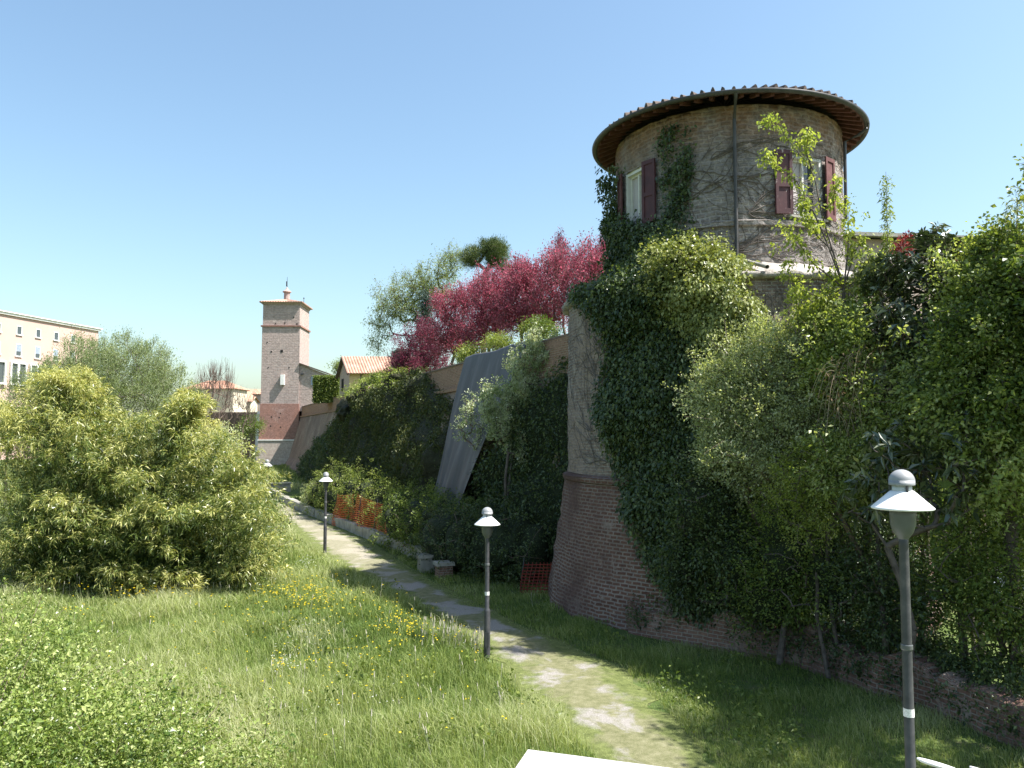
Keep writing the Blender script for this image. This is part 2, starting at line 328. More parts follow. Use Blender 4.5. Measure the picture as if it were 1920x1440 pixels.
# path: sheet 8 mm above the soil, feathered edges
ys = np.linspace(11.5, 66, 220); rr = np.random.default_rng(5)
xl = path_l(ys) - .15 + .18 * wave(ys[:, None], 2.3, 11); xr = path_r(ys) + .1 + .2 * wave(ys[:, None], 2.0, 12)
tt = np.linspace(0, 1, 14); X = xl[:, None] + (xr - xl)[:, None] * tt; Y = np.repeat(ys[:, None], 14, 1)
Z = gz(X, Y) + .012 + .03 * np.sin(np.pi * tt)[None]
def path_mat():
    m, nt, b, out = newmat('gravel path')
    p = wpos(nt)
    fine = noise(nt, p, 26, 6, .75)
    grav = ramp(nt, fine, [(.3, (.17, .155, .14)), (.55, (.27, .25, .225)), (.75, (.37, .345, .31))])
    moss = ramp(nt, noise(nt, p, 6, 6, .7), [(.3, (.105, .11, .048)), (.6, (.185, .178, .10)), (.8, (.26, .245, .16))])
    f = ramp(nt, noise(nt, p, .55, 6, .62, .5), [(.49, (0, 0, 0)), (.56, (1, 1, 1))])
    far = nn(nt, 'SeparateXYZ'); nt.links.new(p, far.inputs[0])
    mr = nn(nt, 'MapRange'); mr.inputs[1].default_value = 28; mr.inputs[2].default_value = 36; nt.links.new(far.outputs[1], mr.inputs[0])
    mxf = nn(nt, 'Math', _operation='MAXIMUM'); nt.links.new(f, mxf.inputs[0]); nt.links.new(mr.outputs[0], mxf.inputs[1])
    sand = ramp(nt, fine, [(.3, (.20, .18, .135)), (.55, (.29, .262, .20)), (.75, (.38, .345, .265))])
    c = mix(nt, mr.outputs[0], mix(nt, f, moss, grav), mix(nt, .5, sand, mix(nt, f, moss, sand)))
    ux = nn(nt, 'SeparateXYZ'); nt.links.new(nn(nt, 'UVMap').outputs[0], ux.inputs[0])
    pg = nn(nt, 'Math', _operation='PINGPONG'); pg.inputs[1].default_value = .5; nt.links.new(ux.outputs[0], pg.inputs[0])
    ea = nn(nt, 'Math', _operation='MULTIPLY_ADD'); nt.links.new(noise(nt, p, 1.3, 6, .65), ea.inputs[0]); ea.inputs[1].default_value = .75; nt.links.new(pg.outputs[0], ea.inputs[2])
    green = ramp(nt, noise(nt, p, 5, 5, .7), [(.3, (.07, .085, .028)), (.6, (.14, .16, .055)), (.8, (.2, .2, .09))])
    c = mix(nt, ramp(nt, ea.outputs[0], [(.55, (0, 0, 0)), (.68, (1, 1, 1))]), green, c)
    nt.links.new(c, b.inputs['Base Color']); b.inputs['Roughness'].default_value = .95; b.inputs['Specular IOR Level'].default_value = .1
    bump(nt, b, fine, .7, .03); return m
put(obj('path', np.stack([X, Y, Z], -1), gridq(*X.shape), path_mat(), smooth=True, uv=np.stack(np.broadcast_arrays(tt[None] * 1.0, ys[:, None]), -1).reshape(-1, 2)), 'pale gravel path worn through the grass', 'path', kind='structure')

# curtain wall line (top edge) and the terrace it holds
def WX(y): return 2.1 - .391 * (np.asarray(y, float) - 28.4)
WN = np.array([-.931, -.364])                       # outwards, towards the path
ZT = 8.9
def wall_pt(y, off, z): 
    y = np.asarray(y, float); off = off * (.22 + .78 * sm((y - 27.5) / 9)); return np.stack(np.broadcast_arrays(WX(y) + WN[0] * off, y + WN[1] * off, z), -1)
mb = MB()
y0, y1 = 25.0, 106.0
i0 = wall_pt(y0, -.35, 0.)[:2]; i1 = wall_pt(y1, -.35, 0.)[:2]
ring = [i0, (14, 31.5), (120, 45), (120, 320), (-60, 320), i1]
b = [(q[0], q[1], -.5) for q in ring]; t = [(q[0], q[1], 8.55) for q in ring]
V = np.array(b + t); n = len(ring)
put(obj('terrace_ground', V, [[i, (i + 1) % n, (i + 1) % n + n, i + n] for i in range(n)], ground_mat(), T=[[n + 0, n + i, n + i + 1] for i in range(1, n - 1)]), 'raised grassy terrace behind the old wall', 'ground', kind='structure')

def wall_strip(prof, ya, yb, m):
    """profile of (offset, z) swept along the wall line; z None means the ground"""
    yy = np.linspace(ya, yb, m); V = []; U = []
    L = np.concatenate([[0], np.cumsum([math.hypot(prof[k + 1][0] - prof[k][0], (prof[k + 1][1] or 0) - (prof[k][1] or 0)) for k in range(len(prof) - 1)])])
    for (o_, z_), l in zip(prof, L):
        p = wall_pt(yy, o_, 0.); p[:, 2] = gz(p[:, 0], p[:, 1]) - .2 if z_ is None else z_
        V.append(p); U.append(np.stack([yy * 1.074, np.full(m, l)], -1))
    V = np.array(V); return V.reshape(-1, 3), gridq(len(prof), m), np.array(U).reshape(-1, 2)
cw = thing('curtain_wall', 'long sloping brick rampart running from the round bastion to the far square tower', 'wall', wall_pt(60, 1, 0.))
V, Q, U = wall_strip([(2.35, None), (1.6, 2.2), (.85, 5.0), (.22, 7.5)], y0, y1, 90)
V = V + (np.random.default_rng(1).normal(size=V.shape) * .02)
obj('scarp', V, Q, M['curtain'], cw, uv=U)
V, Q, U = wall_strip([(.22, 7.5), (.32, 7.52), (.32, 7.66), (.06, 7.7), (.0, ZT)], y0, y1, 90); obj('parapet', V, Q, M['orange_brick'], cw, uv=U)
V, Q, U = wall_strip([(.05, ZT), (.05, ZT + .08), (-.5, ZT + .08), (-.5, ZT - .5)], y0, y1, 90); obj('coping', V, Q, M['curtain'], cw, uv=U)

# ------------------------------------------------------------------ bastion and turret
BC = np.array([7.17, 26.04]); RB, RT, RE = 5.27, 3.63, 4.27
ZE = 14.9                                            # height of the eave rim
def rough_revolve(prof, nth, seed, amp, zsub=.25):
    P_ = [prof[0]]
    for a, b_ in zip(prof[:-1], prof[1:]):
        k = max(1, int(math.hypot(b_[0] - a[0], b_[1] - a[1]) / zsub))
        for j in range(1, k + 1): P_.append((a[0] + (b_[0] - a[0]) * j / k, a[1] + (b_[1] - a[1]) * j / k))
    V, Q, U = revolve(P_, nth, (BC[0], BC[1], 0)); V = V.reshape(len(P_), nth + 1, 3)
    r = np.random.default_rng(seed); d = r.normal(size=(len(P_), nth + 1)) * amp; d[:, -1] = d[:, 0]
    rad = V[:, :, :2] - BC; rad /= np.linalg.norm(rad, axis=-1, keepdims=True)
    V[:, :, :2] += rad * d[:, :, None]; return V.reshape(-1, 3), Q, U
ba = thing('round_bastion', 'round brick bastion with sloping foot under the small round turret', 'bastion', (BC[0], BC[1], 0))
V, Q, U = rough_revolve([(6.05, -.3), (5.75, 1.6), (RB + .12, 3.85)], 190, 2, .03); obj('scarp', V, Q, M['scarp'], ba, uv=U, smooth=True)
V, Q, U = rough_revolve([(RB + .12, 3.85), (RB + .2, 3.88), (RB + .22, 4.02), (RB + .04, 4.1)], 150, 3, .012); obj('cordon', V, Q, M['scarp'], ba, uv=U)
V, Q, U = rough_revolve([(RB + .04, 4.1), (RB, 9.45)], 150, 4, .02); obj('drum', V, Q, M['drum'], ba, uv=U, smooth=True)
V, Q, U = rough_revolve([(RB, 9.45), (RB + .16, 9.48), (RB + .18, 9.62), (RB - .1, 9.7), (RT - .2, 10.32)], 150, 5, .05); obj('cap', V, Q, M['mortar_cap'], ba, uv=U, smooth=True)

tu = thing('round_turret', 'round masonry turret room with dark red shutters and a tiled eave', 'turret', (BC[0], BC[1], 10.2))
def th_hit(px, r=RT):
    u = (px - 960) / F; d = np.array([u, 1.0]); a = d @ d; bb = -2 * d @ BC; c = BC @ BC - r * r
    t = (-bb - math.sqrt(max(bb * bb - 4 * a * c, 0))) / (2 * a); q = d * t - BC; return math.atan2(q[1], q[0]) % (2 * math.pi)
def z_at(px, py, r=RT):
    th = th_hit(px, r); return P(px, py, BC[1] + r * math.sin(th))[2]
wins = []
for pa, pb, pyt, pyb in ((1173, 1214, 318, 440), (1489, 1548, 291, 404)):
    ta, tb = th_hit(pa), th_hit(pb); pm = (pa + pb) / 2
    wins.append((ta, tb, z_at(pm, pyb), z_at(pm, pyt)))
if True:  # keep the two windows the same plausible size
    wins = [((a + b_) / 2 - hw_ + sh_, (a + b_) / 2 + hw_ + sh_, max(z0, z1 - 1.85), z1) for (a, b_, z0, z1), hw_, sh_ in zip(wins, (.155, .175), (.03, .01))]
ths = np.linspace(0, 2 * math.pi, 181); zs = np.arange(10.1, ZE + .05, .2)
ths = np.unique(np.concatenate([[t for t in ths if all(abs(t - e) > .012 for w_ in wins for e in w_[:2])], [e for w_ in wins for e in w_[:2]]]))
zs = np.unique(np.concatenate([[z for z in zs if all(abs(z - e) > .07 for w_ in wins for e in w_[2:])], [e for w_ in wins for e in w_[2:]], [ZE]]))
nt_, nz_ = len(ths), len(zs); rg = np.random.default_rng(6)
dr = rg.normal(size=(nz_, nt_)) * .02; dr[:, -1] = dr[:, 0]
rad = RT + dr
V = np.stack([BC[0] + rad * np.cos(ths), BC[1] + rad * np.sin(ths), np.repeat(zs[:, None], nt_, 1)], -1)
U = np.stack([np.repeat((ths * RT)[None], nz_, 0), np.repeat(zs[:, None], nt_, 1)], -1)
Q = gridq(nz_, nt_)[:, ::-1].reshape(nz_ - 1, nt_ - 1, 4)
keep = np.ones((nz_ - 1, nt_ - 1), bool)
zm = (zs[1:] + zs[:-1]) / 2; tm = (ths[1:] + ths[:-1]) / 2
for ta, tb, za, zb in wins: keep &= ~(((zm > za) & (zm < zb))[:, None] & ((tm > ta) & (tm < tb))[None])
obj('wall', V.reshape(-1, 3), Q[keep], M['turret'], tu, uv=U.reshape(-1, 2), smooth=True)
V, Q, U = rough_revolve([(RT - .02, 11.3), (RT + .09, 11.33), (RT + .1, 11.46), (RT - .02, 11.52)], 120, 7, .01); obj('string_course', V, Q, M['turret'], tu, uv=U)
class Fr:
    """local frame on the turret: x to the right seen from outside, y outwards, z up"""
    def __init__(s, th, r=RT):
        s.n = np.array([math.cos(th), math.sin(th), 0]); s.x = np.array([-s.n[1], s.n[0], 0]); s.o = np.array([BC[0], BC[1], 0]) + s.n * r
    def __call__(s, x, y, z): return s.o + s.x * x + s.n * y + np.array([0, 0, 1.]) * z
    def box(s, mb, a, b_):
        (x0, y0_, z0), (x1, y1_, z1) = a, b_
        mb.hexa([s(x0, y1_, z0), s(x1, y1_, z0), s(x1, y0_, z0), s(x0, y0_, z0)], [s(x0, y1_, z1), s(x1, y1_, z1), s(x1, y0_, z1), s(x0, y0_, z1)])
for wi, (ta, tb, za, zb) in enumerate(wins):
    f = Fr((ta + tb) / 2); hw = RT * math.sin((tb - ta) / 2); dp = -.06
    m = MB()
    f.box(m, (-hw - .02, -.42, za - .05), (-hw + .09, dp, zb)); f.box(m, (hw - .09, -.42, za - .05), (hw + .02, dp, zb)); f.box(m, (-hw + .09, -.42, zb - .1), (hw - .09, dp - .002, zb + .02))
    f.box(m, (-hw + .09, -.42, za - .05), (hw - .09, -.1, za + .06)); f.box(m, (-.035, -.3, za + .06), (.035, -.16, zb - .1))
    for s_ in (-1, 1):
        f.box(m, (s_ * (hw - .12) - .03, -.3, za + .06), (s_ * (hw - .12) + .03, -.18, zb - .1))
    f.box(m, (-hw + .15, -.3, zb - .17), (hw - .15, -.18, zb - .102)); f.box(m, (-hw + .15, -.3, za + .062), (hw - .15, -.18, za + .14))
    win = m.build('window', M['frame'], tu)
    m = MB(); f.box(m, (-hw + .1, -.27, za + .08), (hw - .1, -.255, zb - .12)); m.build('pane', M['glass'], win)
    m = MB(); f.box(m, (-hw + .12, -.25, za + .09), (-.05 if wi else hw * .45, -.238, zb - .13)); m.build('net_curtain', M['curtain_cloth'], win)
    m = MB(); f.box(m, (-hw - .1, -.12, za - .11), (hw + .1, .07, za - .052)); m.build('sill', M['stone'], win)
    for s_ in (-1, 1):
        # leaf folded back nearly flat against the wall, hinged at the jamb
        k = MB(); wd = .5; ang = R(20 if s_ < 0 else 16) + (0.0)
        def S(x, y, z, s_=s_, f=f, hw=hw, ang=ang): 
            return f(s_ * (hw + .02 + x * math.cos(ang)) + s_ * 0, .03 - x * math.sin(ang) + y, z)
        def sb(a, b_):
            (x0, yy0, z0), (x1, yy1, z1) = a, b_
            bt = [S(x0, yy1, z0), S(x1, yy1, z0), S(x1, yy0, z0), S(x0, yy0, z0)]; tp = [S(x0, yy1, z1), S(x1, yy1, z1), S(x1, yy0, z1), S(x0, yy0, z1)]
            if s_ < 0: bt = bt[::-1]; tp = tp[::-1]
            k.hexa(bt, tp)
        zt, zb_ = zb + .04, za - .04; h = zt - zb_; fw = .085
        sb((0, .04, zb_), (wd, .065, zt))
        sb((0, .0651, zb_), (fw, .095, zt)); sb((wd - fw, .0651, zb_), (wd, .095, zt))
        for q0, q1 in ((zb_, zb_ + .16), (zb_ + h * .42, zb_ + h * .42 + .13), (zt - .12, zt)): sb((fw, .0651, q0), (wd - fw, .0935, q1))
        sh = k.build('shutter', [M['shutter_faded'] if wi == 0 else M['shutter_worn'], M['shutter'] if wi == 0 else M['shutter_faded']][(s_ + 1) // 2], tu)
        if wi == 1 and s_ < 0: sh['label'] = 'shutter with flaking dark red paint'
# roof
th = np.linspace(0, 2 * math.pi, 92 * 8 + 1); rs = np.array([RE + .06, RE + .058, RE - .3, 3.2, 2.0, 1.0, .05])
cor = np.maximum(0, np.cos(th * 92)) ** .6; jit = np.repeat(np.random.default_rng(8).normal(size=92), 8) * .022; jit = np.append(jit, jit[0])
Zr = ZE + .135 + (RE + .06 - rs)[:, None] * math.tan(R(17)) + (cor * .15 + jit)[None] * np.clip(rs / RE, .1, 1)[:, None]; Zr[0] = ZE + .1
V = np.stack([BC[0] + rs[:, None] * np.cos(th), BC[1] + rs[:, None] * np.sin(th), Zr], -1)
ro = obj('roof', V.reshape(-1, 3), gridq(len(rs), len(th))[:, ::-1], M['tile_dark'], tu, smooth=False)
V, Q, U = revolve([(RT - .05, ZE + .14 + .66 * .3), (RE + .02, ZE + .085), (RE + .04, ZE + .12), (RT - .05, ZE + .18 + .66 * .3)], 120, (BC[0], BC[1], 0)); obj('soffit', V, Q, M['soffit'], ro, uv=U)
a = np.linspace(-math.pi, 0, 9); g_ = [(RE + .1 + .085 * math.cos(q), ZE + .13 + .1 * math.sin(q)) for q in a] + [(RE + .18, ZE + .135), (RE + .03, ZE + .13)]
V, Q, U = revolve(g_, 140, (BC[0], BC[1], 0)); obj('gutter', V, Q, M['gutter'], tu, uv=U, smooth=True)
m = MB(); m.hexa([(RT - .1, -.05, ZE + .02 + .2 - 10.2), (RE - .02, -.05, ZE - .02 - 10.2), (RE - .02, .05, ZE - .02 - 10.2), (RT - .1, .05, ZE + .02 + .2 - 10.2)],
                 [(RT - .1, -.05, ZE + .33 - 10.2), (RE - .02, -.05, ZE + .084 - 10.2), (RE - .02, .05, ZE + .084 - 10.2), (RT - .1, .05, ZE + .33 - 10.2)])
r0 = m.build('rafter', M['rafter'], tu, local=True)
NR = 62
for i in range(1, NR):
    r = r0.copy(); C.objects.link(r); r.parent = tu; r.rotation_euler = (0, 0, 2 * math.pi * i / NR)
# downpipes
td = th_hit(1386); f = Fr(td)
pz = [ZE + .06, ZE - .02, ZE - .25, 13.0, 11.6, 10.45]
pts = [f(0, .76, pz[0]), f(0, .70, pz[1]), f(0, .13, pz[2] - .2), f(0, .1, pz[3]), f(0, .15, pz[4]), f(0, .1, pz[5]), f(.02, .16, 10.33)]
e1 = P(1492, 570, 20.75); e0 = np.array(pts[-1])
m = MB(); m.tube(pts, .052, 10); m.build('downpipe', M['gutter'], tu)
end = np.array([BC[0] + (RB + .25) * math.cos(th_hit(1440, RB)), BC[1] + (RB + .25) * math.sin(th_hit(1440, RB)), 9.72])
m = MB(); m.tube([e0 + (0, 0, .02), e0 + (end - e0) * .05, end], .055, 10); sp = m.build('drain_spout', M['stone'], tu)
f = Fr(th_hit(1586) + .12); m = MB(); m.tube([f(0, .78, ZE + .05), f(0, .74, ZE - .12), f(0, .5, ZE - .28), f(0, .1, ZE - .42), f(0, .08, 12)], .05, 10); m.build('downpipe', M['gutter'], tu)

# ------------------------------------------------------------------ far square tower
TY = 105.0; TR = R(2)
tc = P(487, 800, TY); tx = np.array([math.cos(TR), math.sin(TR)]); tyv = np.array([-math.sin(TR), math.cos(TR)])
TWd, TDp = 5.1, 5.8
def zt(py): return P(525, py, TY + .3)[2]
tower = thing('square_tower', 'tall square brick watchtower with a small tiled roof and cupola', 'tower', (tc[0] + 2, tc[1] + 3, 1.2))
def TL(x, y, z): q = tc[:2] + tx * x + tyv * y; return (q[0], q[1], z)
def tprism(mb, x0, x1, y0_, y1_, z0, z1, fl=0.0):
    """block in the tower's frame, its foot fl wider on every side"""
    b = [TL(x0 - fl, y0_ - fl, z0), TL(x1 + fl, y0_ - fl, z0), TL(x1 + fl, y1_ + fl, z0), TL(x0 - fl, y1_ + fl, z0)]
    t = [TL(x0, y0_, z1), TL(x1, y0_, z1), TL(x1, y1_, z1), TL(x0, y1_, z1)]; mb.hexa(b, t)
zb0, zb1, zb2, zb3, zb4 = .3, zt(826), zt(757), zt(613), zt(568)
m = MB(); tprism(m, -.12, TWd + .12, -.12, TDp, zb0, zb1, .35); m.build('base', M['tower_base'], tower)
m = MB(); tprism(m, -.22, TWd + .22, -.22, TDp + .1, zb1, zb1 + .14); m.build('white_band', M['white_stone'], tower)
m = MB(); tprism(m, 0, TWd, 0, TDp, zb1 + .14, zb2, .1); m.build('lower_wall', M['tower_red'], tower)
m = MB(); tprism(m, .04, TWd - .04, .05, TDp, zb2, zb3); m.build('upper_wall', M['tower_pale'], tower)
m = MB(); tprism(m, -.12, TWd + .12, -.1, TDp + .1, zb3, zb3 + .2); m.build('string_course', M['tower_red'], tower)
m = MB(); tprism(m, .1, TWd - .1, .1, TDp - .1, zb3 + .2, zb4 - .25); m.build('top_wall', M['tower_pale'], tower)
m = MB(); tprism(m, -.05, TWd + .05, -.05, TDp + .05, zb4 - .25, zb4 - .08, -.08); tprism(m, -.17, TWd + .17, -.17, TDp + .17, zb4 - .08, zb4 + .02, -.15); m.build('cornice', M['tower_pale'], tower)
def corr_tri(mb, a, b_, c, d, pitch=.3, amp=.07, n2=2):
    """corrugated tile sheet: eave a->b, ridge d->c"""
    a, b_, c, d = [np.asarray(q, float) for q in (a, b_, c, d)]
    L = np.linalg.norm(b_ - a); k = max(4, int(L / pitch)) * 6; u = np.linspace(0, 1, k + 1)
    nrm = np.cross(b_ - a, d - a); nrm /= np.linalg.norm(nrm); nrm = nrm * np.sign(nrm[2] or 1)
    h = np.abs(np.sin(u * k / 6 * math.pi)) * amp * (1 + .25 * np.random.default_rng(int(L * 100)).normal(size=k + 1) * 0)
    rows = []
    for v in np.linspace(0, 1, n2):
        p = (a + (b_ - a) * u[:, None]) * (1 - v) + (d + (c - d) * u[:, None]) * v; rows.append(p + nrm * (h * (1 if np.linalg.norm(c - d) > .5 else 1 - v * .9))[:, None])
    rows.insert(0, rows[0] - nrm * (.06 + h)[:, None])
    V = np.array(rows); mb.add(V.reshape(-1, 3), gridq(*V.shape[:2]), uv=np.zeros((V.shape[0] * V.shape[1], 2)))
m = MB(); o_ = .32; apex = TL(TWd / 2, TDp / 2, zb4 + 1.0)
cs = [TL(-o_, -o_, zb4 + .05), TL(TWd + o_, -o_, zb4 + .05), TL(TWd + o_, TDp + o_, zb4 + .05), TL(-o_, TDp + o_, zb4 + .05)]
for i in range(4): corr_tri(m, cs[i], cs[(i + 1) % 4], apex, apex, .33, .11)
m.hexa([cs[0], cs[1], cs[2], cs[3]], [(q[0], q[1], q[2] + .03) for q in cs]); rf = m.build('roof', M['tile_pale'], tower)
cu = TL(TWd / 2, TDp / 2, 0)
z0 = zb4 + .55; z1 = P(533, 549, TY + 3)[2]
m = MB(); m.lathe([(.42, z0), (.42, z1), (.6, z1 + .05), (.6, z1 + .16), (.34, z1 + .34), (.16, z1 + .55), (.05, z1 + .8), (.0, z1 + .82)], (cu[0], cu[1], 0), 12); cup = m.build('cupola', M['tower_pale'], rf)
m = MB(); m.tube([(cu[0], cu[1], z1 + .75), (cu[0], cu[1], z1 + 2.2)], [.05, .02], 6); m.box((cu[0] - .06, cu[1], z1 + 1.25), (.16, .06, .7)); m.build('finial', M['iron'], rf)
m = MB(); q = TL(TWd - .3, TDp * .55, 0); m.tube([(q[0], q[1], zb4), (q[0], q[1], zb4 + 1.3)], .035, 6); m.box((q[0], q[1], zb4 + 1.15), (.18, .05, .1)); m.build('antenna', M['iron'], rf)
m = MB(); x = (526 - 487) / 74 * TWd; tprism(m, x, x + .5, -.38, .04, zt(722), zt(703)); m.build('shutter_box', M['white_stone'], tower)
rg = np.random.default_rng(4)
def hole(x, z, s=.16):
    m = MB(); tprism(m, x, x + s, -.0, .12, z, z + s * 1.2); return m
for k, (px, py, s_) in enumerate([(524, 661, .32), (505, 661, .18), (530, 607, .15), (512, 608, .15), (553, 609, .2), (508, 783, .15), (523, 784, .15), (507, 800, .15), (525, 776, .14), (526, 802, .15), (540, 690, .13), (497, 643, .13), (547, 596, .14), (500, 690, .13)]):
    x = (px - 487) / 74 * TWd; zz = zt(py)
    m = MB(); yy = -.15 if zz < zb2 else (.03 if zz < zb3 else .08); tprism(m, x, x + s_, yy - .01 if zz > zb2 else -.115 + (zz - zb1) / (zb2 - zb1) * .1, .3, zz, zz + s_ * 1.1); m.build('putlog_hole', M['hole'], tower)
# lean-to annex
an = thing('lean_to_annex', 'small lean-to building with blue grey shutter against the far tower', 'annex', TL(TWd + 1.6, 1, 8.6))
az0, az1, az2 = 8.3, zt(684) + .1, zt(701)
m = MB(); a0 = [TL(TWd - .03, .25, az0), TL(TWd + 3.5, .25, az0), TL(TWd + 3.5, 5, az0), TL(TWd - .03, 5, az0)]; a1 = [TL(TWd - .03, .25, az1), TL(TWd + 3.5, .25, az2), TL(TWd + 3.5, 5, az2), TL(TWd - .03, 5, az1)]; m.hexa(a0, a1); m.build('wall', M['tower_pale'], an)
m = MB(); m.hexa([TL(TWd, -.15, az1 + .0), TL(TWd + 3.9, -.15, az2 - .07), TL(TWd + 3.9, 5.3, az2 - .07), TL(TWd, 5.3, az1)], [TL(TWd, -.15, az1 + .16), TL(TWd + 3.9, -.15, az2 + .09), TL(TWd + 3.9, 5.3, az2 + .09), TL(TWd, 5.3, az1 + .16)]); m.build('roof', M['dark_wood'], an)
m = MB(); tprism(m, TWd + 1.5, TWd + 2.0, .17, .3, zt(722), zt(706)); tprism(m, TWd + 2.55, TWd + 3.1, .17, .3, zt(722), zt(706)); m.build('shutter', M['blue_paint'], an)
m = MB(); tprism(m, TWd + 2.05, TWd + 2.5, .2, .3, zt(720), zt(707)); m.build('window', M['glass'], an)
m = MB(); tprism(m, TWd + .2, TWd + .5, -.05, .3, zt(703), zt(700)); m.build('lantern', M['iron'], an)

# ------------------------------------------------------------------ house with tiled roof on the terrace
hY = 75.0
hl = P(640, 740, hY); hr = P(760, 740, hY)[0]; zr = P(655, 669, hY + 2)[2]; ze = P(655, 694, hY)[2]
ho = thing('yellow_house', 'low yellow house with terracotta tile roof above the rampart', 'house', (hl[0] + 3, hY + 2, 8.55))
x0, x1 = P(655, 720, hY)[0], hr + 2; xg = P(640, 720, hY + 2)[0] - .15
# plan: gable end turned slightly towards the path
gA = np.array([x0, hY]); gB = np.array([x0 - 1.75, hY + 3.8]); dx = np.array([x1 - x0, (x1 - x0) * .05])
gM = (gA + gB) / 2
def v3(p, z): return (p[0], p[1], z)
V = [v3(gA, 8.4), v3(gA + dx, 8.4), v3(gB + dx, 8.4), v3(gB, 8.4), v3(gA, ze), v3(gA + dx, ze), v3(gB + dx, ze), v3(gB, ze), v3(gM, zr - .12), v3(gM + dx, zr - .12)]
m = MB(); m.add(V, [[0, 1, 5, 4], [2, 3, 7, 6]], [[1, 2, 6], [1, 6, 5], [5, 6, 9]]); m.build('wall', M['yellow_wall'], ho)
m = MB(); m.add(V, [[3, 0, 4, 7]], [[7, 4, 8]]); m.build('gable', M['brown_wall'], ho)
n_ = (gA - gB) / np.linalg.norm(gA - gB); e_ = -dx / np.linalg.norm(dx); sl = (zr - ze) / 2.16
m = MB(); oh = .5; og = .35
corr_tri(m, v3(gA + n_ * oh + e_ * og, ze - sl * oh), v3(gA + n_ * oh + dx, ze - sl * oh), v3(gM + dx, zr), v3(gM + e_ * og, zr), .27, .07)
corr_tri(m, v3(gB - n_ * oh + dx, ze - sl * oh), v3(gB - n_ * oh + e_ * og, ze - sl * oh), v3(gM + e_ * og, zr), v3(gM + dx, zr), .27, .07)
hr_ = m.build('roof', M['tile_pale'], ho)
m = MB()
for s_, ga in ((1, gA), (-1, gB)):
    a = np.array(v3(ga + n_ * oh * s_ + e_ * og, ze - sl * oh)); b = np.array(v3(gM + e_ * og, zr)); k = np.array([-e_[0], -e_[1], 0]) * .3; d = np.array([0, 0, -.17])
    m.hexa([a + d, b + d, b + d + k, a + d + k], [a - d * .05, b - d * .05, b - d * .05 + k, a - d * .05 + k])
m.build('bargeboard', M['dark_wood'], hr_)
m = MB(); c = gB + (gA - gB) * .35; c = c - np.array([n_[1], -n_[0]]) * .0; m.box((c[0] - .03, c[1], 10.1), (.14, .55, 1.2), math.atan2(n_[1], n_[0]) + math.pi / 2); m.build('window', M['hole'], ho)
m = MB(); q = gA + dx * .32; m.box((q[0], q[1] - .02, ze - .62), (.55, .12, .42)); m.build('window', M['hole'], ho)
m = MB(); q = gA + dx * .15; m.tube([(q[0], q[1] - .08, ze), (q[0], q[1] - .08, 8.4)], .05, 6); m.build('downpipe', M['gutter'], ho)

# ------------------------------------------------------------------ pink building and distant houses
pk = thing('pink_building', 'big pink public building with small windows and white cornice, far left', 'building', (-82, 130, 1.5))
pd = np.array([4., 20.]) / math.hypot(4, 20); pn = np.array([pd[1], -pd[0]])
def PB(t, o, z): q = np.array([-79., 122.]) + pd * t + pn * o; return (q[0], q[1], z)
ztop = P(0, 586, 122)[2] - .3
def pbox(mb, t0, t1, o0, o1, z0, z1): mb.hexa([PB(t0, o1, z0), PB(t1, o1, z0), PB(t1, o0, z0), PB(t0, o0, z0)], [PB(t0, o1, z1), PB(t1, o1, z1), PB(t1, o0, z1), PB(t0, o0, z1)])
tE = 20.6
m = MB(); pbox(m, -40, tE, -16, 0, .5, ztop); m.build('wall', M['pink'], pk)
m = MB(); pbox(m, -40.2, tE + .3, -16.2, .3, ztop, ztop + .35); pbox(m, -40.4, tE + .5, -16.4, .5, ztop + .35, ztop + .5); m.build('cornice', M['white_stone'], pk)
def tcol(px):
    u = (px - 960) / F; # x = u*y on the facade line
    return (u * 122 + 79) / (pd[0] - u * pd[1])
for k, px in enumerate((-10, 30, 66, 100, 132)):
    t0 = tcol(px)
    for (py, hh, ww, row) in ((620, 1.25, .85, 0), (657, 1.8, .95, 1)):
        q = PB(t0, 0, 0); s = (q[1]) / 124.0; ref = P(30, py, 125)[2]
        m = MB(); a, b, z0, z1 = t0 - ww / 2, t0 + ww / 2, ref - hh / 2, ref + hh / 2
        pbox(m, a - .08, a, 0, .07, z0, z1); pbox(m, b, b + .08, 0, .07, z0, z1); pbox(m, a - .08, b + .08, 0, .08, z1, z1 + .08); pbox(m, a - .2, b + .2, 0, .2, z0 - .16, z0)
        wn_ = m.build('window', M['white_stone'], pk)
        m = MB(); pbox(m, a, b, 0, .03, z0, z1); m.build('pane', M['glass'], wn_)
        if row: m = MB(); pbox(m, a + .02, b - .02, .031, .05, z0 + hh * .4, z1 - .02); m.build('blind', M['blue_paint'], wn_)
    ref = P(30, 700, 125)[2]
    m = MB(); a, b, z0, z1 = t0 - 1.35, t0 + 1.35, ref - 1.7, ref + 1.5
    pbox(m, a - .25, a, 0, .3, z0, z1); pbox(m, b, b + .25, 0, .3, z0, z1); pbox(m, a - .25, b + .25, 0, .3, z1, z1 + .22); pbox(m, a - .25, b + .25, 0, .5, z0 - .25, z0); pbox(m, t0 - .2, t0 + .2, 0, .25, z0, z1)
    wn_ = m.build('loggia_window', M['white_stone'], pk); m = MB(); pbox(m, a, b, 0, .04, z0, z1); m.build('pane', M['glass'], wn_)
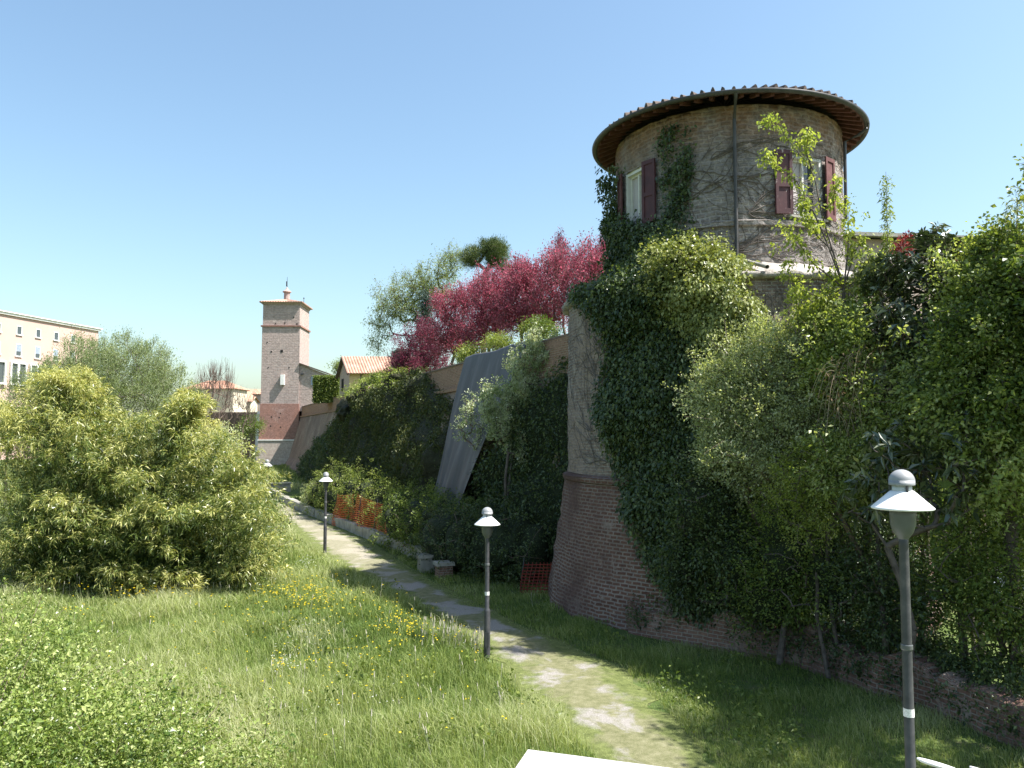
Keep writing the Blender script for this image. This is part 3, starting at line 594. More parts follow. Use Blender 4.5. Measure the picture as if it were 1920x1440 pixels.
def small_house(name, label, c, w_, d_, h, hr_, rz, wall, hip=0.0, wins_=2, ridge_y=False):
    t = thing(name, label, 'house', c); cr, sr = math.cos(rz), math.sin(rz)
    def L(x, y, z): return (c[0] + x * cr - y * sr, c[1] + x * sr + y * cr, c[2] + z)
    a, b = w_ / 2, d_ / 2
    m = MB(); m.hexa([L(-a, -b, -1), L(a, -b, -1), L(a, b, -1), L(-a, b, -1)], [L(-a, -b, h), L(a, -b, h), L(a, b, h), L(-a, b, h)])
    if hip == 0: m.add([L(-a, -b, h), L(-a, b, h), L(-a, 0, hr_ - .1), L(a, -b, h), L(a, b, h), L(a, 0, hr_ - .1)], None, [[1, 0, 2], [3, 4, 5]])
    m.build('wall', wall, t); m = MB(); o = .4; s = (hr_ - h) / b
    corr_tri(m, L(-a - o, -b - o, h - s * o), L(a + o, -b - o, h - s * o), L(a + o - hip, 0, hr_), L(-a - o + hip, 0, hr_), .35, .08)
    corr_tri(m, L(a + o, b + o, h - s * o), L(-a - o, b + o, h - s * o), L(-a - o + hip, 0, hr_), L(a + o - hip, 0, hr_), .35, .08)
    if hip:
        for sg in (-1, 1): corr_tri(m, L(sg * (a + o), sg * -(b + o), h - s * o), L(sg * (a + o), sg * (b + o), h - s * o), L(sg * (a + o - hip), .01, hr_), L(sg * (a + o - hip), -.01, hr_), .35, .08)
    m.build('roof', M['tile'], t)
    for k in range(wins_):
        x = -a + w_ * (k + .5) / wins_; m = MB(); m.hexa([L(x - .5, -b - .04, h * .5), L(x + .5, -b - .04, h * .5), L(x + .5, -b + .05, h * .5), L(x - .5, -b + .05, h * .5)], [L(x - .5, -b - .04, h * .5 + 1.3), L(x + .5, -b - .04, h * .5 + 1.3), L(x + .5, -b + .05, h * .5 + 1.3), L(x - .5, -b + .05, h * .5 + 1.3)]); m.build('window', M['glass'], t)
    return t, L
q = P(395, 727, 138); e = P(395, 712, 138)
small_house('town_house', 'pale yellow town house with red hipped roof behind the bare twigs', (q[0], 141, 1.6), 8.6, 6, q[2] - 1.6, e[2] - 1.6, R(-4), M['pale_wall'], 3.0, 3)
q = P(452, 744, 158); e = P(455, 730, 158)
t, L = small_house('town_house', 'blue grey gabled house with dark chimney left of the square tower', (q[0] + .2, 158, 1.8), 4, 3.6, q[2] - 1.8, e[2] - 1.8, R(88), M['blue_paint'], 0, 1)
m = MB(); k = P(449, 738, 157); m.box((k[0] - .3, 157, k[2]), (.5, .5, 2.4)); m.build('chimney', M['dark_wood'], t)
q = P(476, 738, 166); e = P(476, 729, 166)
small_house('town_house', 'house with broad red roof peeping past the square tower', (q[0], 168, 1.8), 6, 5, q[2] - 1.8, e[2] - 1.8, R(3), M['brown_wall'], 0, 2)
q = P(452, 752, 148); e = P(452, 744, 148)
small_house('town_house', 'low outbuilding with red roof in front of the blue grey house', (q[0], 149, 1.7), 4.2, 4, q[2] - 1.7, e[2] - 1.7, R(0), M['pale_wall'], 0, 2)
fe = thing('timber_fence', 'dark brown timber fence in front of the distant houses', 'fence', P(440, 790, 128))
m = MB(); fa, fb = P(395, 790, 128), P(486, 790, 126); ztp = P(450, 773, 127)[2]
nb = 46
for i in range(nb):
    p = fa + (fb - fa) * (i + .5) / nb; m.box((p[0], p[1], (ztp + 1.2) / 2 + .02 * (i % 3)), (np.linalg.norm(fb - fa) / nb * .9, .05, ztp - 1.2), .02)
m.build('boards', M['dark_wood'], fe)
m = MB(); 
for zz in (.6, -.3): m.box(((fa[0] + fb[0]) / 2, (fa[1] + fb[1]) / 2 + .08, (ztp + 1.2) / 2 + zz), (np.linalg.norm(fb - fa), .08, .12), math.atan2(fb[1] - fa[1], fb[0] - fa[0])); 
m.build('rail', M['dark_wood'], fe)
gp = thing('gate_pier', 'white gate pier with round finial beside the square tower', 'pier', P(482, 850, 112))
m = MB(); p = P(483, 850, 112); zp = P(483, 778, 112)[2]; m.box((p[0], p[1], (zp + 1) / 2), (.55, .55, zp - 1)); m.box((p[0], p[1], zp + .06), (.75, .75, .12)); m.build('shaft', M['white_stone'], gp)
m = MB(); m.lathe([(.0, -.2), (.14, -.18), (.22, 0), (.14, .18), (0, .22)], (p[0], p[1], zp + .3), 12); m.build('finial', M['white_stone'], gp)
bl = thing('pale_building', 'long pale flat-roofed building half hidden behind the right-hand shrubs', 'building', P(1760, 600, 40))
m = MB(); p0, p1 = P(1598, 500, 38), P(2100, 500, 40); ztp = P(1700, 447, 38)[2]
m.hexa([(p0[0], 38, 8), (p1[0], 40, 8), (p1[0], 46, 8), (p0[0], 46, 8)], [(p0[0], 38, ztp), (p1[0], 40, ztp), (p1[0], 46, ztp), (p0[0], 46, ztp)]); m.build('wall', M['brown_wall'], bl)
m = MB(); m.hexa([(p0[0] - .4, 37.4, ztp + .02), (p1[0], 39.4, ztp + .02), (p1[0], 46.4, ztp + .9), (p0[0] - .4, 46.4, ztp + .9)], [(p0[0] - .4, 37.4, ztp + .2), (p1[0], 39.4, ztp + .2), (p1[0], 46.4, ztp + 1.1), (p0[0] - .4, 46.4, ztp + 1.1)]); m.build('roof', M['stone'], bl)

# ------------------------------------------------------------------ low walls by the path
kp = [G(505, 932), G(574, 964), G(749, 1036), G(792, 1056)]
kb = thing('kerb_wall', 'low stone kerb wall along the right side of the gravel path', 'wall', kp[1])
m = MB(); rg = np.random.default_rng(9)
pts = []
for a, b in zip(kp[:-1], kp[1:]):
    n = max(2, int(np.linalg.norm(b - a) / 1.15)); pts += [a + (b - a) * i / n for i in range(n)]
pts.append(kp[-1])
for a, b in zip(pts[:-1], pts[1:]):
    c = (a + b) / 2; d = b - a; l = np.linalg.norm(d); hh = .5 + rg.uniform(-.04, .04); zg = float(gz(c[0], c[1]))
    m.box((c[0] + .2, c[1] + rg.uniform(-.03, .03), zg + hh / 2 - .1), (l * .985, .4 + rg.uniform(-.03, .03), hh + .2), math.atan2(d[1], d[0]), .97)
m.build('stones', M['stone'], kb)
for i, (px, py, h, lab) in enumerate([(800, 1072, .62, 'squat stone block with flat cap at the near end of the kerb wall'), (832, 1084, .55, 'square brick block just beside the end of the kerb wall'), (516, 928, .75, 'long stone block lying across the far end of the kerb wall')]):
    p = G(px, py); p[2] = gz(p[0], p[1]); st = thing('stone_block', lab, 'stone block', p)
    wd = (.62, .55, 2.6)[i]
    m = MB(); m.box((p[0], p[1], p[2] + h / 2 - .1), (wd, .55, h + .1), .35, .97); m.build('block', M['stone'] if i != 1 else M['low_wall'], st)
    m = MB(); m.box((p[0], p[1], p[2] + h), (wd + .14, .68, .12), .35, .96); m.build('cap', M['stone'], st)
lw = thing('low_brick_wall', 'crumbling low brick wall under the overgrown shrubs on the right', 'wall', (LW[3][0], LW[3][1], 0))
yy = []; 
for a, b in zip(LW[:-1], LW[1:]):
    n = max(2, int(np.linalg.norm(b - a) / .22)); yy += [a + (b - a) * i / n for i in range(n)]
yy = np.array(yy); tg = np.gradient(yy, axis=0); tg /= np.linalg.norm(tg, axis=1, keepdims=True); nr = np.stack([tg[:, 1], -tg[:, 0]], 1)
if nr[0, 0] > 0: nr = -nr
s_ = np.concatenate([[0], np.cumsum(np.linalg.norm(np.diff(yy, axis=0), axis=1))])
lw_pts, lw_nrm = yy.copy(), nr.copy()
top = .78 + .12 * wave(s_[:, None], 1.2, 21) + .06 * np.random.default_rng(3).normal(size=len(s_))
prof = [(.12, -.3), (.06, .25), (.0, None), (-.1, None), (-.5, None), (-.5, -.3)]
V = []; U = []; rg = np.random.default_rng(11)
for k, (o, z) in enumerate(prof):
    zz = np.full(len(s_), z) if z is not None else top - (.0 if k == 2 else -.03)
    q = yy + nr * (o + rg.normal(size=len(s_)) * .03)[:, None]; V.append(np.concatenate([q, zz[:, None]], 1)); U.append(np.stack([s_, zz + (k > 2) * .3], 1))
V = np.array(V); obj('brickwork', V.reshape(-1, 3), gridq(*V.shape[:2]), M['low_wall'], lw, uv=np.array(U).reshape(-1, 2))

# ------------------------------------------------------------------ tarpaulin over the wall
a, b = 38.9, 31.6
A = wall_pt(a, .12, ZT + .12); B = wall_pt(b, .12, ZT + .12); Dn = wall_pt(37.8, 2.25, 1.7); Cn = wall_pt(34.2, 2.7, 1.4)
nu, nv = 90, 70; u = np.linspace(0, 1, nu)[:, None]; v = np.linspace(0, 1, nv)[None]
Pt = (A[None, None] * (1 - u[..., None]) + B[None, None] * u[..., None]) * (1 - v[..., None]) + (Dn * (1 - u[..., None]) + Cn * u[..., None]) * v[..., None]
sag = np.sin(v * math.pi) ; fold = (.04 + .17 * v ** 1.4) * (np.sin(u * 31 + 3.5 * np.sin(v * 2.6) + 2.5 * np.sin(u * 5)) * .4 + np.sin(u * 11 + 1.3 + 2.2 * v) * .7) + .05 * np.sin(v * 6 + u * 5)
off = fold * .55 - .3 * sag * 0 - .0
Pt = Pt + np.array([WN[0], WN[1], .25])[None, None] * (off + .18)[..., None]
Pt[..., 2] += .05 * np.sin(u * 9) * (1 - v) 
Pt[:, 0, 2] -= 0
tp = obj('tarpaulin', Pt.reshape(-1, 3), gridq(nu, nv), M['tarp'], uv=None, smooth=True)
sd_ = tp.modifiers.new('s', 'SOLIDIFY'); sd_.thickness = .012
put(tp, 'grey tarpaulin hanging in folds over the rampart', 'tarpaulin')
# orange plastic nets
def net(name, lab, pa, pb, h, seed, lean=.15, nm='orange_net'):
    pa, pb = np.asarray(pa, float), np.asarray(pb, float); d = pb - pa; L = np.linalg.norm(d); d /= L; n = np.array([-d[1], d[0]])
    if n[1] > 0: n = -n
    t = thing(name, lab, 'net fence', (pa[0], pa[1], 0)); m = MB(); ns = int(L / .12); rg = np.random.default_rng(seed)
    uu = np.linspace(0, L, ns)
    def pt(u_, z): 
        o = .12 * np.sin(u_ * 1.3 + seed) + .05 * np.sin(u_ * 4 + z * 3); q = pa + d * u_ + n * (o - lean * z); return np.array([q[0], q[1], z * (1 - .06 * np.sin(u_ * .9 + seed)) + float(gz(q[0], q[1]))])
    for z in np.arange(.05, h, .1):
        c = np.array([pt(x, z) for x in uu[::2]]); c2 = c + (0, 0, .034); V = np.stack([c, c2]); m.add(V.reshape(-1, 3), gridq(*V.shape[:2]), uv=np.zeros((V.shape[0] * V.shape[1], 2)))
    for x in uu:
        c = np.array([pt(x, z) for z in np.linspace(.04, h, 8)]); c2 = c + np.array([d[0], d[1], 0]) * .03 + np.array([n[0], n[1], 0]) * .004; V = np.stack([c, c2]); m.add(V.reshape(-1, 3), gridq(*V.shape[:2]), uv=np.zeros((V.shape[0] * V.shape[1], 2)))
    m.build('netting', M[nm], t)
    for x in np.linspace(0, L, max(2, int(L / 2.2) + 1)):
        q = pt(x, 0); q2 = pt(x, h); m = MB(); m.tube([q - (0, 0, .2), q2 + (0, 0, .15)], .025, 6); m.build('stake', M['iron'], t)
a = kp[1] * .62 + kp[2] * .38; b = kp[2]
net('plastic_net_fence', 'sunlit orange plastic net fence among the pale hedge by the kerb wall', (a[0] - .05, a[1] + .2), (b[0] + .1, b[1] + .35), 1.95, 1)
q0, q1 = G(978, 1112), G(1032, 1120); net('plastic_net_fence', 'shade darkened red plastic net fence in deep shade at the foot of the bastion', q0[:2], q1[:2], 1.05, 2, .25, 'shaded_net')

# ------------------------------------------------------------------ street lamps
def lamp_parts(root, base_h, sl_h=1.2):
    H = base_h
    prof = lambda L: [(r, z + H) for r, z in L]
    m = MB(); m.lathe([(.075, -.3), (.075, sl_h), (.068, sl_h + .03), (.052, sl_h + .06), (.05, H - .8), (.05, H - .62), (0, H - .6)], n=20); p = m.build('pole', M['pole'], root, local=True, smooth=True)
    z0 = 1.55 + (H - 3.6) * .62
    m = MB(); m.lathe([(.054, z0), (.054, z0 + .085)], n=20); st = m.build('sticker', M['sticker'], p, local=True)
    m = MB(); m.box((0, -.066, .55), (.085, .03, .34)); m.build('access_door', M['pole'], p, local=True)
    m = MB(); m.lathe([(.055, H * .62), (.06, H * .62 + .01), (.06, H * .62 + .05), (.055, H * .62 + .06)], n=20); m.build('collar', M['bowl'], p, local=True)
    m = MB(); m.lathe(prof([(.045, -.74), (.06, -.72), (.1, -.66), (.125, -.58), (.13, -.5), (.13, -.4), (.02, -.4)]), n=28); m.build('bowl', M['bowl'], root, local=True, smooth=True)
    m = MB(); m.lathe(prof([(.0, -.36), (.1, -.36), (.27, -.405), (.305, -.418), (.31, -.405), (.3, -.395), (.125, -.235), (.11, -.225), (0, -.224)]), n=48); m.build('shade', M['white_metal'], root, local=True, smooth=True)
    m = MB(); m.lathe(prof([(.1, -.226), (.1, -.16), (.0, -.158)]), n=24); m.build('lens', M['lamp_glass'], root, local=True, smooth=True)
    a = np.linspace(0, math.pi / 2, 10)
    m = MB(); m.lathe(prof([(.0, -.166), (.128, -.166), (.13, -.16), (.13, -.125)] + [(.13 * math.cos(q), -.125 + .125 * math.sin(q)) for q in a]), n=32); m.build('dome', M['grey_metal'], root, local=True, smooth=True)
    m = MB()
    for k in range(3):
        th = k * 2.094 + .5; m.box((.118 * math.cos(th), .118 * math.sin(th), H - .2), (.02, .02, .075), th)
    m.build('bracket', M['pole'], root, local=True)
def lamp_loc(px, py, Y): p = P(px, py, Y); return p
LG = 'street lamps along the path'
p = G(913, 1241); l1 = thing('street_lamp', 'lamp post standing where the meadow meets the path, below the bastion', 'street lamp', (p[0], p[1], -.02), LG); lamp_parts(l1, 3.62)
def copy_thing(root, loc, label):
    r = root.copy(); C.objects.link(r); r.location = loc; r['label'] = label; WL[r.name] = np.array(loc)
    for ch in list(root.children):
        c = ch.copy(); C.objects.link(c); c.parent = r
        for g in ch.children: d = g.copy(); C.objects.link(d); d.parent = c
    return r
p = G(609, 1038); copy_thing(l1, (p[0], p[1], 0), 'lamp post beside the path in front of the orange net hedge')
p = P(501, 862, 49.5); copy_thing(l1, (p[0], p[1], p[2] - 3.6), 'lamp post whose white shade just shows above the bamboo')
p = P(1690, 880, 8.45); l2 = thing('street_lamp', 'nearest and largest lamp post, dark pole in front of the dark shrubs', 'street lamp', (p[0], p[1], 0), LG); lamp_parts(l2, p[2])
# concrete slab and white discs at the lower edge
sb = thing('concrete_slab', 'white concrete slab of a landing at the foot of the meadow', 'slab', (1.5, 10.5, 0))
c0 = P(990, 1405, 11.85); c1 = P(1262, 1441, 11.2); c2 = P(962, 1445, 11.1); zs_ = c0[2]
a = c0[:2]; b = a + (c1[:2] - a) * 2.2; d = a + (c2[:2] - a) * 5; c = b + (d - a)
a_slab, b_slab, d_slab = a, b, d
def ring(o, z): 
    ce = (a + b + c + d) / 4; return [(*(q + (q - ce) / np.linalg.norm(q - ce) * o), z) for q in (d, c, b, a)]
m = MB(); m.hexa(ring(-.12, -.3), ring(-.12, zs_ - .14)); m.build('plinth', M['concrete'], sb)
m = MB(); cuts = [0, .19, .55, 1]
for s0, s1 in zip(cuts[:-1], cuts[1:]):
    s0_, s1_ = s0 + (.004 if s0 else 0), s1 - .004
    q = [a + (d - a) * s1_, c + (b - c) * (1 - s1_), b + (c - b) * s0_, a + (d - a) * s0_]; m.hexa([(*x, zs_ - .139) for x in q], [(*x, zs_ + .0) for x in q])
m.build('top', M['concrete'], sb)
for i, (px, py, Y, dm, lab) in enumerate([(1757, 1432, 9.3, .21, 'tilted white disc light at the foot of the nearest lamp post'), (1832, 1441, 9.6, .08, 'small white disc light right of the larger tilted disc')]):
    p = P(px, py, Y); t = thing('disc_light', lab, 'light', (p[0], p[1], 0))
    m = MB(); m.lathe([(0, -.035), (dm * .8, -.03), (dm, -.012), (dm, .0), (dm * .93, .006), (0, .008)], (0, 0, 0), 36)
    o = m.build('disc', M['white_metal'], t, local=True, smooth=True); o.location = (0, 0, p[2]); o.rotation_euler = (R(-10), R(14), 0)
    m = MB(); m.lathe([(.03, -.2), (.03, p[2] - .12), (.06, p[2] - .05), (.0, p[2] - .04)], n=14); m.build('stem', M['pole'], t, local=True)
# ------------------------------------------------------------------ vegetation tools
def unit(v): return v / (np.linalg.norm(v, axis=-1, keepdims=True) + 1e-9)
def leaf_geo(P_, D, N, L, W, fold=.18, droop=.15):
    """one folded diamond quad per leaf"""
    n = len(P_); D = unit(D); S = unit(np.cross(D, N)); N = np.cross(S, D)
    L = np.broadcast_to(np.asarray(L, float), (n,))[:, None]; W = np.broadcast_to(np.asarray(W, float), (n,))[:, None]
    tip = P_ + D * L; tip[:, 2] -= droop * L[:, 0]
    mid = P_ + D * L * .48
    V = np.stack([P_, mid + S * W * .5 + N * W * fold, tip, mid - S * W * .5 + N * W * fold], 1)
    return V.reshape(-1, 3), np.arange(n * 4).reshape(n, 4)
def ell_points(rg, ells, n, shell=2.2):
    """points in a union of ellipsoids [(centre, radii)], denser towards the outside"""
    vol = np.array([np.prod(r) ** .75 for _, r in ells]); k = rg.choice(len(ells), n, p=vol / vol.sum())
    d = unit(rg.normal(size=(n, 3))); rr_ = rg.uniform(0.02, 1, n) ** (1 / shell)
    c = np.array([e[0] for e in ells])[k]; r = np.array([np.broadcast_to(e[1], (3,)) for e in ells])[k]
    return c + d * r * rr_[:, None], d, k
def skeleton(rg, trunk, att, sub=3, sag=.08):
    nodes = [np.asarray(trunk[0], float)]; par = [-1]
    for p in trunk[1:]: nodes.append(np.asarray(p, float)); par.append(len(nodes) - 2)
    nt0 = len(nodes); top = nodes[-1]
    order = np.argsort(np.linalg.norm(att - top, axis=1) + rg.uniform(0, .3, len(att)))
    arr = np.zeros((len(nodes) + len(att) * sub, 3)); arr[:nt0] = nodes; cnt = nt0; tips = []
    par = par + [0] * (len(att) * sub)
    for i in order:
        a = att[i]; q = arr[max(1, nt0 // 3):cnt]; d = a - q; dist = np.linalg.norm(d, axis=1) + np.maximum(0, -d[:, 2]) * .8
        j = int(np.argmin(dist)) + max(1, nt0 // 3); p0 = arr[j]; L = np.linalg.norm(a - p0); side = rg.normal(size=3) * L * .09
        pj = j
        for s in range(1, sub + 1):
            t = s / sub; p = p0 + (a - p0) * t + side * math.sin(t * math.pi) - np.array([0, 0, sag * L * math.sin(t * math.pi)])
            arr[cnt] = p; par[cnt] = pj; pj = cnt; cnt += 1
        tips.append(pj)
    return arr[:cnt], np.array(par[:cnt]), np.array(tips), nt0
def branch_mesh(nodes, par, nt0, r_tip, r_trunk, n=5, pw=.5):
    w_ = np.zeros(len(nodes)); ch = np.bincount(par[1:], minlength=len(nodes)); w_[ch == 0] = 1
    for i in range(len(nodes) - 1, 0, -1): w_[par[i]] += w_[i]
    r = r_tip * np.maximum(w_, 1) ** pw; r = np.minimum(r, r_trunk)
    r[:nt0] = np.linspace(r_trunk, max(r[nt0 - 1], r_trunk * .6), nt0); r[0] *= 1.25
    i = np.arange(1, len(nodes)); ra = np.minimum(r[par[i]], np.maximum(r[i] * 1.35, r_tip)); ra[:nt0 - 1] = r[:nt0 - 1]
    return segs(nodes[par[i]], nodes[i], ra, r[i], n)
def clump(rg, Cn, m, rad, L, W, up=.25, outc=None, outw=.5, rnd_c=.55, squash=1.0, flat=.6, droop=.15, fold=.18):
    """m leaves round each centre in Cn"""
    n = len(Cn) * m; c = np.repeat(Cn, m, 0); rad = np.repeat(np.broadcast_to(rad, (len(Cn),)), m)
    off = rg.normal(size=(n, 3)) * rad[:, None] * .55; off[:, 2] *= squash
    P_ = c + off; D = unit(off) * outw + rg.normal(size=(n, 3)) * .6 + np.array([0, 0, up])
    if outc is not None: D = D + unit(P_ - outc) * .5
    N = rg.normal(size=(n, 3)) * (1 - flat) + np.array([0, 0, 1.]) * flat
    l = L * rg.uniform(.6, 1.25, n) * np.repeat(rg.uniform(.65, 1.35, len(Cn)), m); V, Q = leaf_geo(P_, D, N, l, W / L * l, fold, droop)
    a = np.clip(np.repeat(rg.uniform(0, 1, len(Cn)), m) * rnd_c + rg.uniform(0, 1, n) * (1 - rnd_c), 0, 1)
    return V, Q, a
class LB:
    def __init__(s): s.V = []; s.Q = []; s.A = []; s.n = 0
    def add(s, V, Q, A): s.V.append(V); s.Q.append(Q + s.n); s.A.append(A); s.n += len(V); return s
    def build(s, name, mat, parent): return obj(name, np.concatenate(s.V), np.concatenate(s.Q), mat, parent, attr=np.concatenate(s.A))
def tree(name, label, cat, base, ells, mat, n_att=140, m=60, rad=.55, L=.08, W=.04, r_tip=.012, r_trunk=.12, seed=1, lean=None, up=.25, droop=.15, bark='bark', group=None,
         shell=2.2, sag=.05, squash=.8, flat=.5, sub=3, twigs=0, twig_len=.5, leaf_on=1.0, cname='crown', stems=1, pw=.5, along=0):
    rg = np.random.default_rng(seed); base = np.asarray(base, float); t = thing(name, label, cat, base, group)
    ells = [(np.asarray(c, float), np.broadcast_to(np.asarray(r, float), (3,))) for c, r in ells]
    att, d, k = ell_points(rg, ells, n_att, shell)
    cen = np.mean([c for c, _ in ells], 0); low = min(c[2] - r[2] for c, r in ells)
    VV = []; QQ = []; nv = 0; TIPS = []; ALL = []
    grp = np.zeros(len(att), int) if stems == 1 else np.argmin(np.linalg.norm(att[:, None, :2] - (base[:2] + rg.normal(size=(stems, 2)) * np.array([np.mean([r[0] for _, r in ells]) * .6] * 2))[None], axis=2), 1)
    for s in range(stems):
        A = att[grp == s]
        if not len(A): continue
        b0 = base + (np.append(rg.normal(size=2) * .25, 0) if stems > 1 else 0)
        tgt = A.mean(0) if stems > 1 else cen; topz = low + (tgt[2] - low) * .25; tp_ = np.array([b0[0] + (tgt[0] - b0[0]) * .5, b0[1] + (tgt[1] - b0[1]) * .5, max(topz, b0[2] + .4)])
        tr = [b0 + (tp_ - b0) * q + np.append(rg.normal(size=2) * .05 * (0 < q < 1), 0) for q in np.linspace(0, 1, 6)]
        nodes, par, tips, nt0 = skeleton(rg, tr, A, sub, sag)
        V, Q = branch_mesh(nodes, par, nt0, r_tip, r_trunk / stems ** .4, 6 if r_trunk > .1 else 5, pw); VV.append(V); QQ.append(Q + nv); nv += len(V)
        TIPS.append(nodes[tips]); ALL.append(nodes[nt0:])
    tips = np.concatenate(TIPS); 
    if twigs:
        b0 = np.repeat(tips, twigs, 0); dd = unit(unit(b0 - cen) * .6 + rg.normal(size=b0.shape) * .5 + (0, 0, up * 2)); e = b0 + dd * (twig_len * rg.uniform(.4, 1.1, len(b0)))[:, None]
        V, Q = segs(b0, e, np.full(len(b0), r_tip * .8), np.full(len(b0), r_tip * .4), 3); VV.append(V); QQ.append(Q + nv)
    obj('trunk', np.concatenate(VV), np.concatenate(QQ), M[bark], t, smooth=True)
    if m:
        lb = LB(); kk = tips[rg.uniform(size=len(tips)) < leaf_on]
        lb.add(*clump(rg, kk, m, rad * rg.uniform(.6, 1.3, len(kk)), L, W, up, cen, squash=squash, flat=flat, droop=droop))
        if twigs:
            ng = 5; q = np.linspace(.15, 1, ng); pp = (b0[:, None] + (e - b0)[:, None] * q[None, :, None]).reshape(-1, 3); lb.add(*clump(rg, pp, max(2, m // 12), L * 1.3, L, W, up, None, squash=1, flat=flat, droop=droop))
        if along:
            al = np.concatenate(ALL); lb.add(*clump(rg, al, along, rad * .4, L, W, up, cen, flat=flat, droop=droop))
        lb.build(cname, mat, t)
    return t
def lumpy(ells, seed, scale=.72, amp=.12, sub=4):
    """dark inner body of a dense shrub"""
    import bmesh
    VV = []; TT = []; n = 0
    bm = bmesh.new(); bmesh.ops.create_icosphere(bm, subdivisions=sub, radius=1); base = np.array([v.co[:] for v in bm.verts]); tri = np.array([[v.index for v in f.verts] for f in bm.faces]); bm.free()
    for i, (c, r) in enumerate(ells):
        k = scale * (1 + amp * wave(base, 4.0, seed + i)); VV.append(np.asarray(c) + base * np.asarray(r) * k[:, None]); TT.append(tri + n); n += len(base)
    return np.concatenate(VV), np.concatenate(TT)
def bush(name, label, cat, base, ells, mat, n=9000, L=.08, W=.045, seed=1, core=None, group=None, up=.3, droop=.25, lump=.16, thick=.22, flat=.45, clumpn=12, crad=.16, branches=14, bark='twig', wild=0, scale=.72, shoots=0, slen=.7, freq=5.0, sup=.6):
    rg = np.random.default_rng(seed); t = thing(name, label, cat, base, group)
    ells = [(np.asarray(c, float), np.broadcast_to(np.asarray(r, float), (3,))) for c, r in ells]
    ar = np.array([(r[0] * r[1] + r[1] * r[2] + r[0] * r[2]) for _, r in ells]); nc = n // clumpn
    k = rg.choice(len(ells), nc, p=ar / ar.sum()); d = unit(rg.normal(size=(nc, 3)))
    c = np.array([e[0] for e in ells])[k]; r = np.array([e[1] for e in ells])[k]
    f = 1 + lump * wave(d + k[:, None] * 3.1, freq, seed) - thick * rg.uniform(0, 1, nc) ** 1.5 + wild * np.maximum(0, rg.normal(size=nc)) * .1
    P_ = c + d * r * f[:, None]; P_ = P_[P_[:, 2] > np.asarray(base)[2] - .1]
    cen = np.mean([e[0] for e in ells], 0)
    lb = LB(); lb.add(*clump(rg, P_, clumpn, crad * rg.uniform(.6, 1.4, len(P_)), L, W, up, cen, flat=flat, droop=droop, squash=.9))
    if shoots:
        j = rg.choice(len(P_), min(shoots, len(P_)), False); s0 = P_[j]; dr_ = unit(unit(s0 - cen) * .7 + rg.normal(size=s0.shape) * .45 + (0, 0, sup)); ln = slen * rg.uniform(.35, 1.3, len(j)); s1 = s0 + dr_ * ln[:, None]
        q = np.linspace(0, 1, 7); pp = (s0[:, None] + (s1 - s0)[:, None] * q[None, :, None]); pp[:, :, 2] -= (.18 * ln[:, None] * q[None] ** 2); pp = pp.reshape(-1, 3)
        lb.add(*clump(rg, pp, 5, L * 1.1, L * 1.05, W * 1.05, up, None, flat=flat, droop=droop, rnd_c=.4))
        V, Q = segs(s0, s1 - np.stack([0 * ln, 0 * ln, .18 * ln], 1), np.full(len(j), .007), np.full(len(j), .003), 3); nl = sum(len(q_) for q_ in lb.Q); lb.add(V, Q, np.full(len(Q), .1)); obj('foliage', np.concatenate(lb.V), np.concatenate(lb.Q), None, t, attr=np.concatenate(lb.A), mats=[mat, M[bark]], midx=np.concatenate([np.zeros(nl, int), np.ones(len(Q), int)]))
    else: lb.build('foliage', mat, t)
    if core is not None:
        V, T = lumpy(ells, seed, scale); obj('shade_core', V, None, core, t, T=T)
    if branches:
        q = P_[rg.choice(len(P_), min(branches * 6, len(P_)), False)]; nodes, par, tips, nt0 = skeleton(rg, [np.asarray(base, float), np.asarray(base) + (0, 0, .3), np.asarray(base) + (0, 0, .6)], q, 3, .03)
        V, Q = branch_mesh(nodes, par, nt0, .008, .06, 4); obj('stems', V, Q, M[bark], t)
    return t
def E(px, py, Y, wx, wy, dy=None):
    """ellipsoid from photo measurements: centre pixel, depth, half sizes in pixels"""
    rx, rz_ = PXW(wx, Y), PXW(wy, Y); return (P(px, py, Y), (rx, dy if dy else rx, rz_))
# leaf materials (stops over a value per leaf; in the bamboo it paints the lit top)
def g3(a, b, c): return [(.15, a), (.5, b), (.85, c)]
LM = {}
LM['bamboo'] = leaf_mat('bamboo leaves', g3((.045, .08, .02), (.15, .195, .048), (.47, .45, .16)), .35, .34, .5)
LM['tamarisk'] = leaf_mat('feathery grey green leaves', g3((.15, .20, .09), (.23, .28, .13), (.34, .37, .22)), .35, .6, .15)
LM['plum'] = leaf_mat('plum red leaves', g3((.14, .038, .052), (.28, .085, .115), (.50, .24, .28)), .5, .5, .2, (1.5, .8, 1.0))
LM['plum_dark'] = leaf_mat('dark purple leaves', g3((.085, .02, .04), (.16, .042, .07), (.27, .09, .13)), .45, .5, .2, (1.4, .8, 1.0))
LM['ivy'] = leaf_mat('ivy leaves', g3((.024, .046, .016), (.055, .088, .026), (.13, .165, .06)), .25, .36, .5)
LM['ivy_lit'] = leaf_mat('sunlit young ivy leaves', g3((.12, .15, .04), (.23, .26, .075), (.38, .39, .16)), .3, .4, .4)  # ivy greens with the sun on the crown painted in
LM['lime'] = leaf_mat('lime green leaves', g3((.15, .20, .035), (.27, .32, .07), (.42, .45, .16)), .52, .45, .25)
LM['silver'] = leaf_mat('pale silvery leaves', g3((.18, .22, .09), (.36, .40, .20), (.58, .60, .40)), .45, .34, .5)
LM['blossom'] = leaf_mat('pale leaf and blossom', g3((.16, .22, .09), (.36, .41, .25), (.60, .62, .50)), .35, .5, .25)
LM['white_blossom'] = LM['blossom']
LM['dark_gloss'] = leaf_mat('dark glossy leaves', g3((.03, .05, .02), (.06, .085, .036), (.13, .155, .075)), .12, .3, 1.0)
